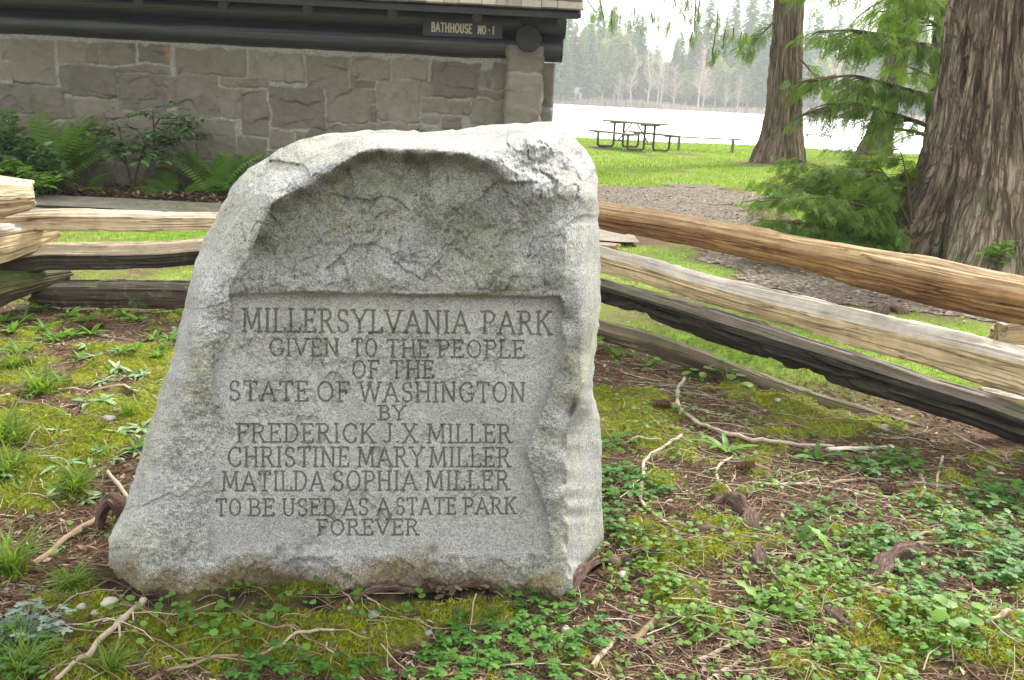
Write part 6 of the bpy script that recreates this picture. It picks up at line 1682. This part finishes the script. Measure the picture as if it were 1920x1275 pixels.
single(rosette(5, .13, 1, 842, .15), 'weed_rosette', 'leaf', 1560, 1040, 140, 'weed with long pale curled leaves beside the seedlings', 'weed')
single(rosette(7, .12, 0, 843, .4), 'weed_rosette', 'herb', 1531, 862, 120, 'dark green strap-leaved weed below the yellow wood slab', 'weed')
single(rosette(6, .12, 1, 844, .6), 'weed_rosette', 'herb', 1500, 1020, 130, 'spiky weed behind the long pale curled leaves', 'weed')
for i, (a, b, w_, hs, lb) in enumerate([(72,738,150,.9,'arching grass tuft with a few dry blades by the long level stick'),(243,778,80,1.3,'small upright bright grass tuft beside the flat grey stone'),(8,835,190,.9,'bushy grass clump above the twisted twig'),(10,890,160,.7,'short grass clump below the bushy one'),(22,1080,170,1.3,'tall broad grass clump beside the smooth brown stick'),(140,918,150,.75,'low wide grass tuft behind the arched root'),(135,1098,120,.7,'fine grass tuft on the moss beside the boulder foot'),(205,1262,120,1.1,'thin grass tuft growing beside the long straight stick'),(45,1262,150,1.0,'grass clump in the front corner'),(1205,1000,60,1.0,'little grass sprig by the creeping root'),(310,655,60,.8,'tiny grass tuft at the upper boulder edge'),(25,690,110,.8,'faint fine grass tuft behind the arching tuft')]):
    single(tuft_mb(860+i, 130 if w_ > 100 else 60), 'grass_tuft', 'grass', a, b, w_*1.15, lb, 'grass', hs)
hb = [herb_mb(880+i, 9).build('lobed_herb', M['herb'], None, False) for i in range(4)]
place(hb, [(972,1125,62),(1008,1096,60),(1050,1140,66),(888,1180,66),(841,1200,60),(805,1222,62),(904,1204,66),(857,1234,66),(894,1258,66),(795,1264,62),(1086,1175,62),(1045,1222,70),(1123,1206,60),(472,1264,70),(524,1252,70),(560,1275,70),(841,1274,64),(951,1170,60),(992,1154,60),(1097,1216,60),(1018,1275,64),(960,1230,62),(940,1262,58),(1000,1200,60),(700,1268,56),(640,1262,56),(1065,1266,56)], 'deeply lobed green herb in the patch before the boulder', 'herb', 'lobed herbs in front of the boulder', 5, .75)
hb = [herb_mb(890+i, 10).build('lobed_herb', M['herb'], None, False) for i in range(3)]
place(hb, [(1153,912,66),(1188,905,66),(1218,918,60),(1179,933,66),(1156,985,62),(1143,1010,62),(1165,890,50),(1140,950,50),(1150,845,46),(1170,830,44)], 'dark lobed herb close beside the boulder flank', 'herb', 'lobed herbs beside the boulder flank', 6, .8)
hb = [herb_mb(900+i, 10).build('lobed_herb', M['herb'], None, False) for i in range(3)]
place(hb, [(1865,950,80),(1904,965,80),(1884,928,70),(1845,1036,84),(1891,1050,84),(1858,1080,80),(1813,1030,76),(1907,1076,80),(1650,1022,70),(1682,1016,70),(1628,1030,64),(1712,1076,66),(1712,1102,66),(1738,1122,62),(1803,1078,66),(1639,872,60),(1679,868,60),(1654,892,60),(1610,880,50),(1700,880,50),(1832,1000,70),(1930,1010,80),(1780,985,56),(1740,960,56),(1560,960,56),(1520,975,56)], 'dark lobed herb growing through the twigs below the fence', 'herb', 'lobed herbs below the fence', 7, .8)
bh = [broad_mb(910+i, 7).build('seedling_plant', M['leaf'], None, True) for i in range(3)]
place(bh, [(1365,722,70),(1207,690,50),(1230,688,40),(1307,712,50),(1305,690,36),(1133,665,60),(1145,650,50),(1165,668,40)], 'small round-leaved plant along the foot of the lowest rail', 'plant', 'round-leaved plants along the lowest rail', 8, 1.0)
single(broad_mb(920, 12), 'leafy_plant', 'leaf', 1790, 1170, 100, 'broad bright-leaved plant at the end of the thick pale stick', 'plant', .8)
single(herb_mb(921, 60, .42), 'feathery_herb', 'silver', 48, 1200, 150, 'silvery feathery herb in the lower front corner beside the grass', 'herb', .6)
single(herb_mb(922, 50, .45), 'feathery_herb', 'herb', 20, 1240, 160, 'green feathery herb crowding against the silvery one', 'herb', .6)
single(herb_mb(923, 14), 'feathery_herb', 'stem', 853, 1112, 90, 'dull purplish herb leaning on the boulder foot', 'herb', 1.0)
# a fallen green cedar twig
o = MB(); add_sprays(o, np.array([[0,0,0],[.4,.1,.02],[.35,-.2,.02]]), np.array([-1.2,-1.5,-.8]), np.array([-.02,0,0]), np.array([1.0,.9,.8]), r_, np.array([.8,.9,.7]))
single(o, 'fallen_sprig', 'moss', 1520, 955, 150, 'yellowing flat cedar sprig lying on the twigs', 'sprig')

# ---- grass outside the fence and on the lawn
def grass_field(name, n_, x0, x1, y0, y1, hgt, wid, seed, pw=1.4, thr=.35):
    q_ = np.random.default_rng(seed); y = y0+(y1-y0)*q_.uniform(0, 1, n_)**pw; lo = np.maximum(x0, -.62*y-.4); hi = np.minimum(x1, .62*y+.4); x = lo+(hi-lo)*q_.uniform(0, 1, n_)
    i = np.clip(np.searchsorted(gx, x), 0, nx-1); j = np.clip(np.searchsorted(gy, y), 0, ny-1)
    ok = (q_.uniform(0, 1, n_) < sst(thr-.3, thr+.4, lawn[j, i])) & (path_mask(x, y) < -.02)
    x, y = x[ok], y[ok]; m_ = len(x)
    mb = MB(); sc = np.stack([q_.uniform(.6, 1.3, m_)*wid]*2 + [q_.uniform(.4, 1.2, m_)*hgt], -1)
    mb.stamp(np.array([[-.5,0,0],[.5,0,0],[.25,.35,.6],[0,1.0,1.0]]), np.array([[0,1,2],[0,2,3]]), GP(x, y), rot_zt(q_.uniform(0, 6.28, m_), q_.normal(0, .2, m_)), sc, np.clip(.5+.3*fbm(x*1.2, y*1.2, 0, 5, 3)+q_.normal(0, .2, m_), 0, 1))
    tag(mb.build(name, M['grass'], None, False), kind='stuff')
grass_field('grass', 60000, -5, 5.5, 4.3, 10.5, .035, .006, 91, 1.2)
grass_field('lawn_grass', 70000, .2, 17, 10.5, 35, .06, .018, 92, .9)
# small leafy weeds in that grass
q_ = np.random.default_rng(95); n = 9000; y = q_.uniform(4.2, 9, n); x = q_.uniform(-3.4, 5, n); ok = (behind_fence(x, y) > .1) & (path_mask(x, y) < 0) & (fbm(x*2, y*2, 0, 97, 3) > -.2); x, y = x[ok], y[ok]; n = len(x)
mb = MB(); mb.stamp(*DISC, GP(x, y, q_.uniform(.01, .035, n)), rot_zt(q_.uniform(0, 6.28, n), q_.normal(0, .35, n)), q_.uniform(.012, .03, n), np.clip(q_.normal(.6, .25, n), 0, 1))
tag(mb.build('ground_cover', M['leaf'], None, False), kind='stuff')
# chips and bark bits on the path
n = 7000; y = q_.uniform(5, 16, n); x = q_.uniform(.2, 7, n); ok = path_mask(x, y) > .05; x, y = x[ok], y[ok]; n = len(x)
mb = MB(); mb.stamp(*CHIP, GP(x, y, .02), rot_zt(q_.uniform(0, 6.28, n), q_.normal(0, .3, n)), q_.uniform(.02, .07, n), np.clip(q_.normal(.45, .3, n), 0, 1))
tag(mb.build('path_litter', M['litter'], None, False), kind='stuff')

# ------------------------------------------------------------------ the hazy air over the lake
k = NT('haze_air')
pv_ = k.n('VolumePrincipled'); pv_.inputs['Color'].default_value = (.93, .96, 1.0, 1); pv_.inputs['Density'].default_value = .0007; pv_.inputs['Anisotropy'].default_value = .3
k.t.links.new(pv_.outputs[0], k.out.inputs['Volume'])
mb = MB(); mb.box((0, 430, 18), (880, 900, 52)); hz_ = mb.build('haze', k.m, None, False); tag(hz_, kind='stuff')
S.cycles.volume_bounces = 1
S.cycles.volume_max_steps = 64
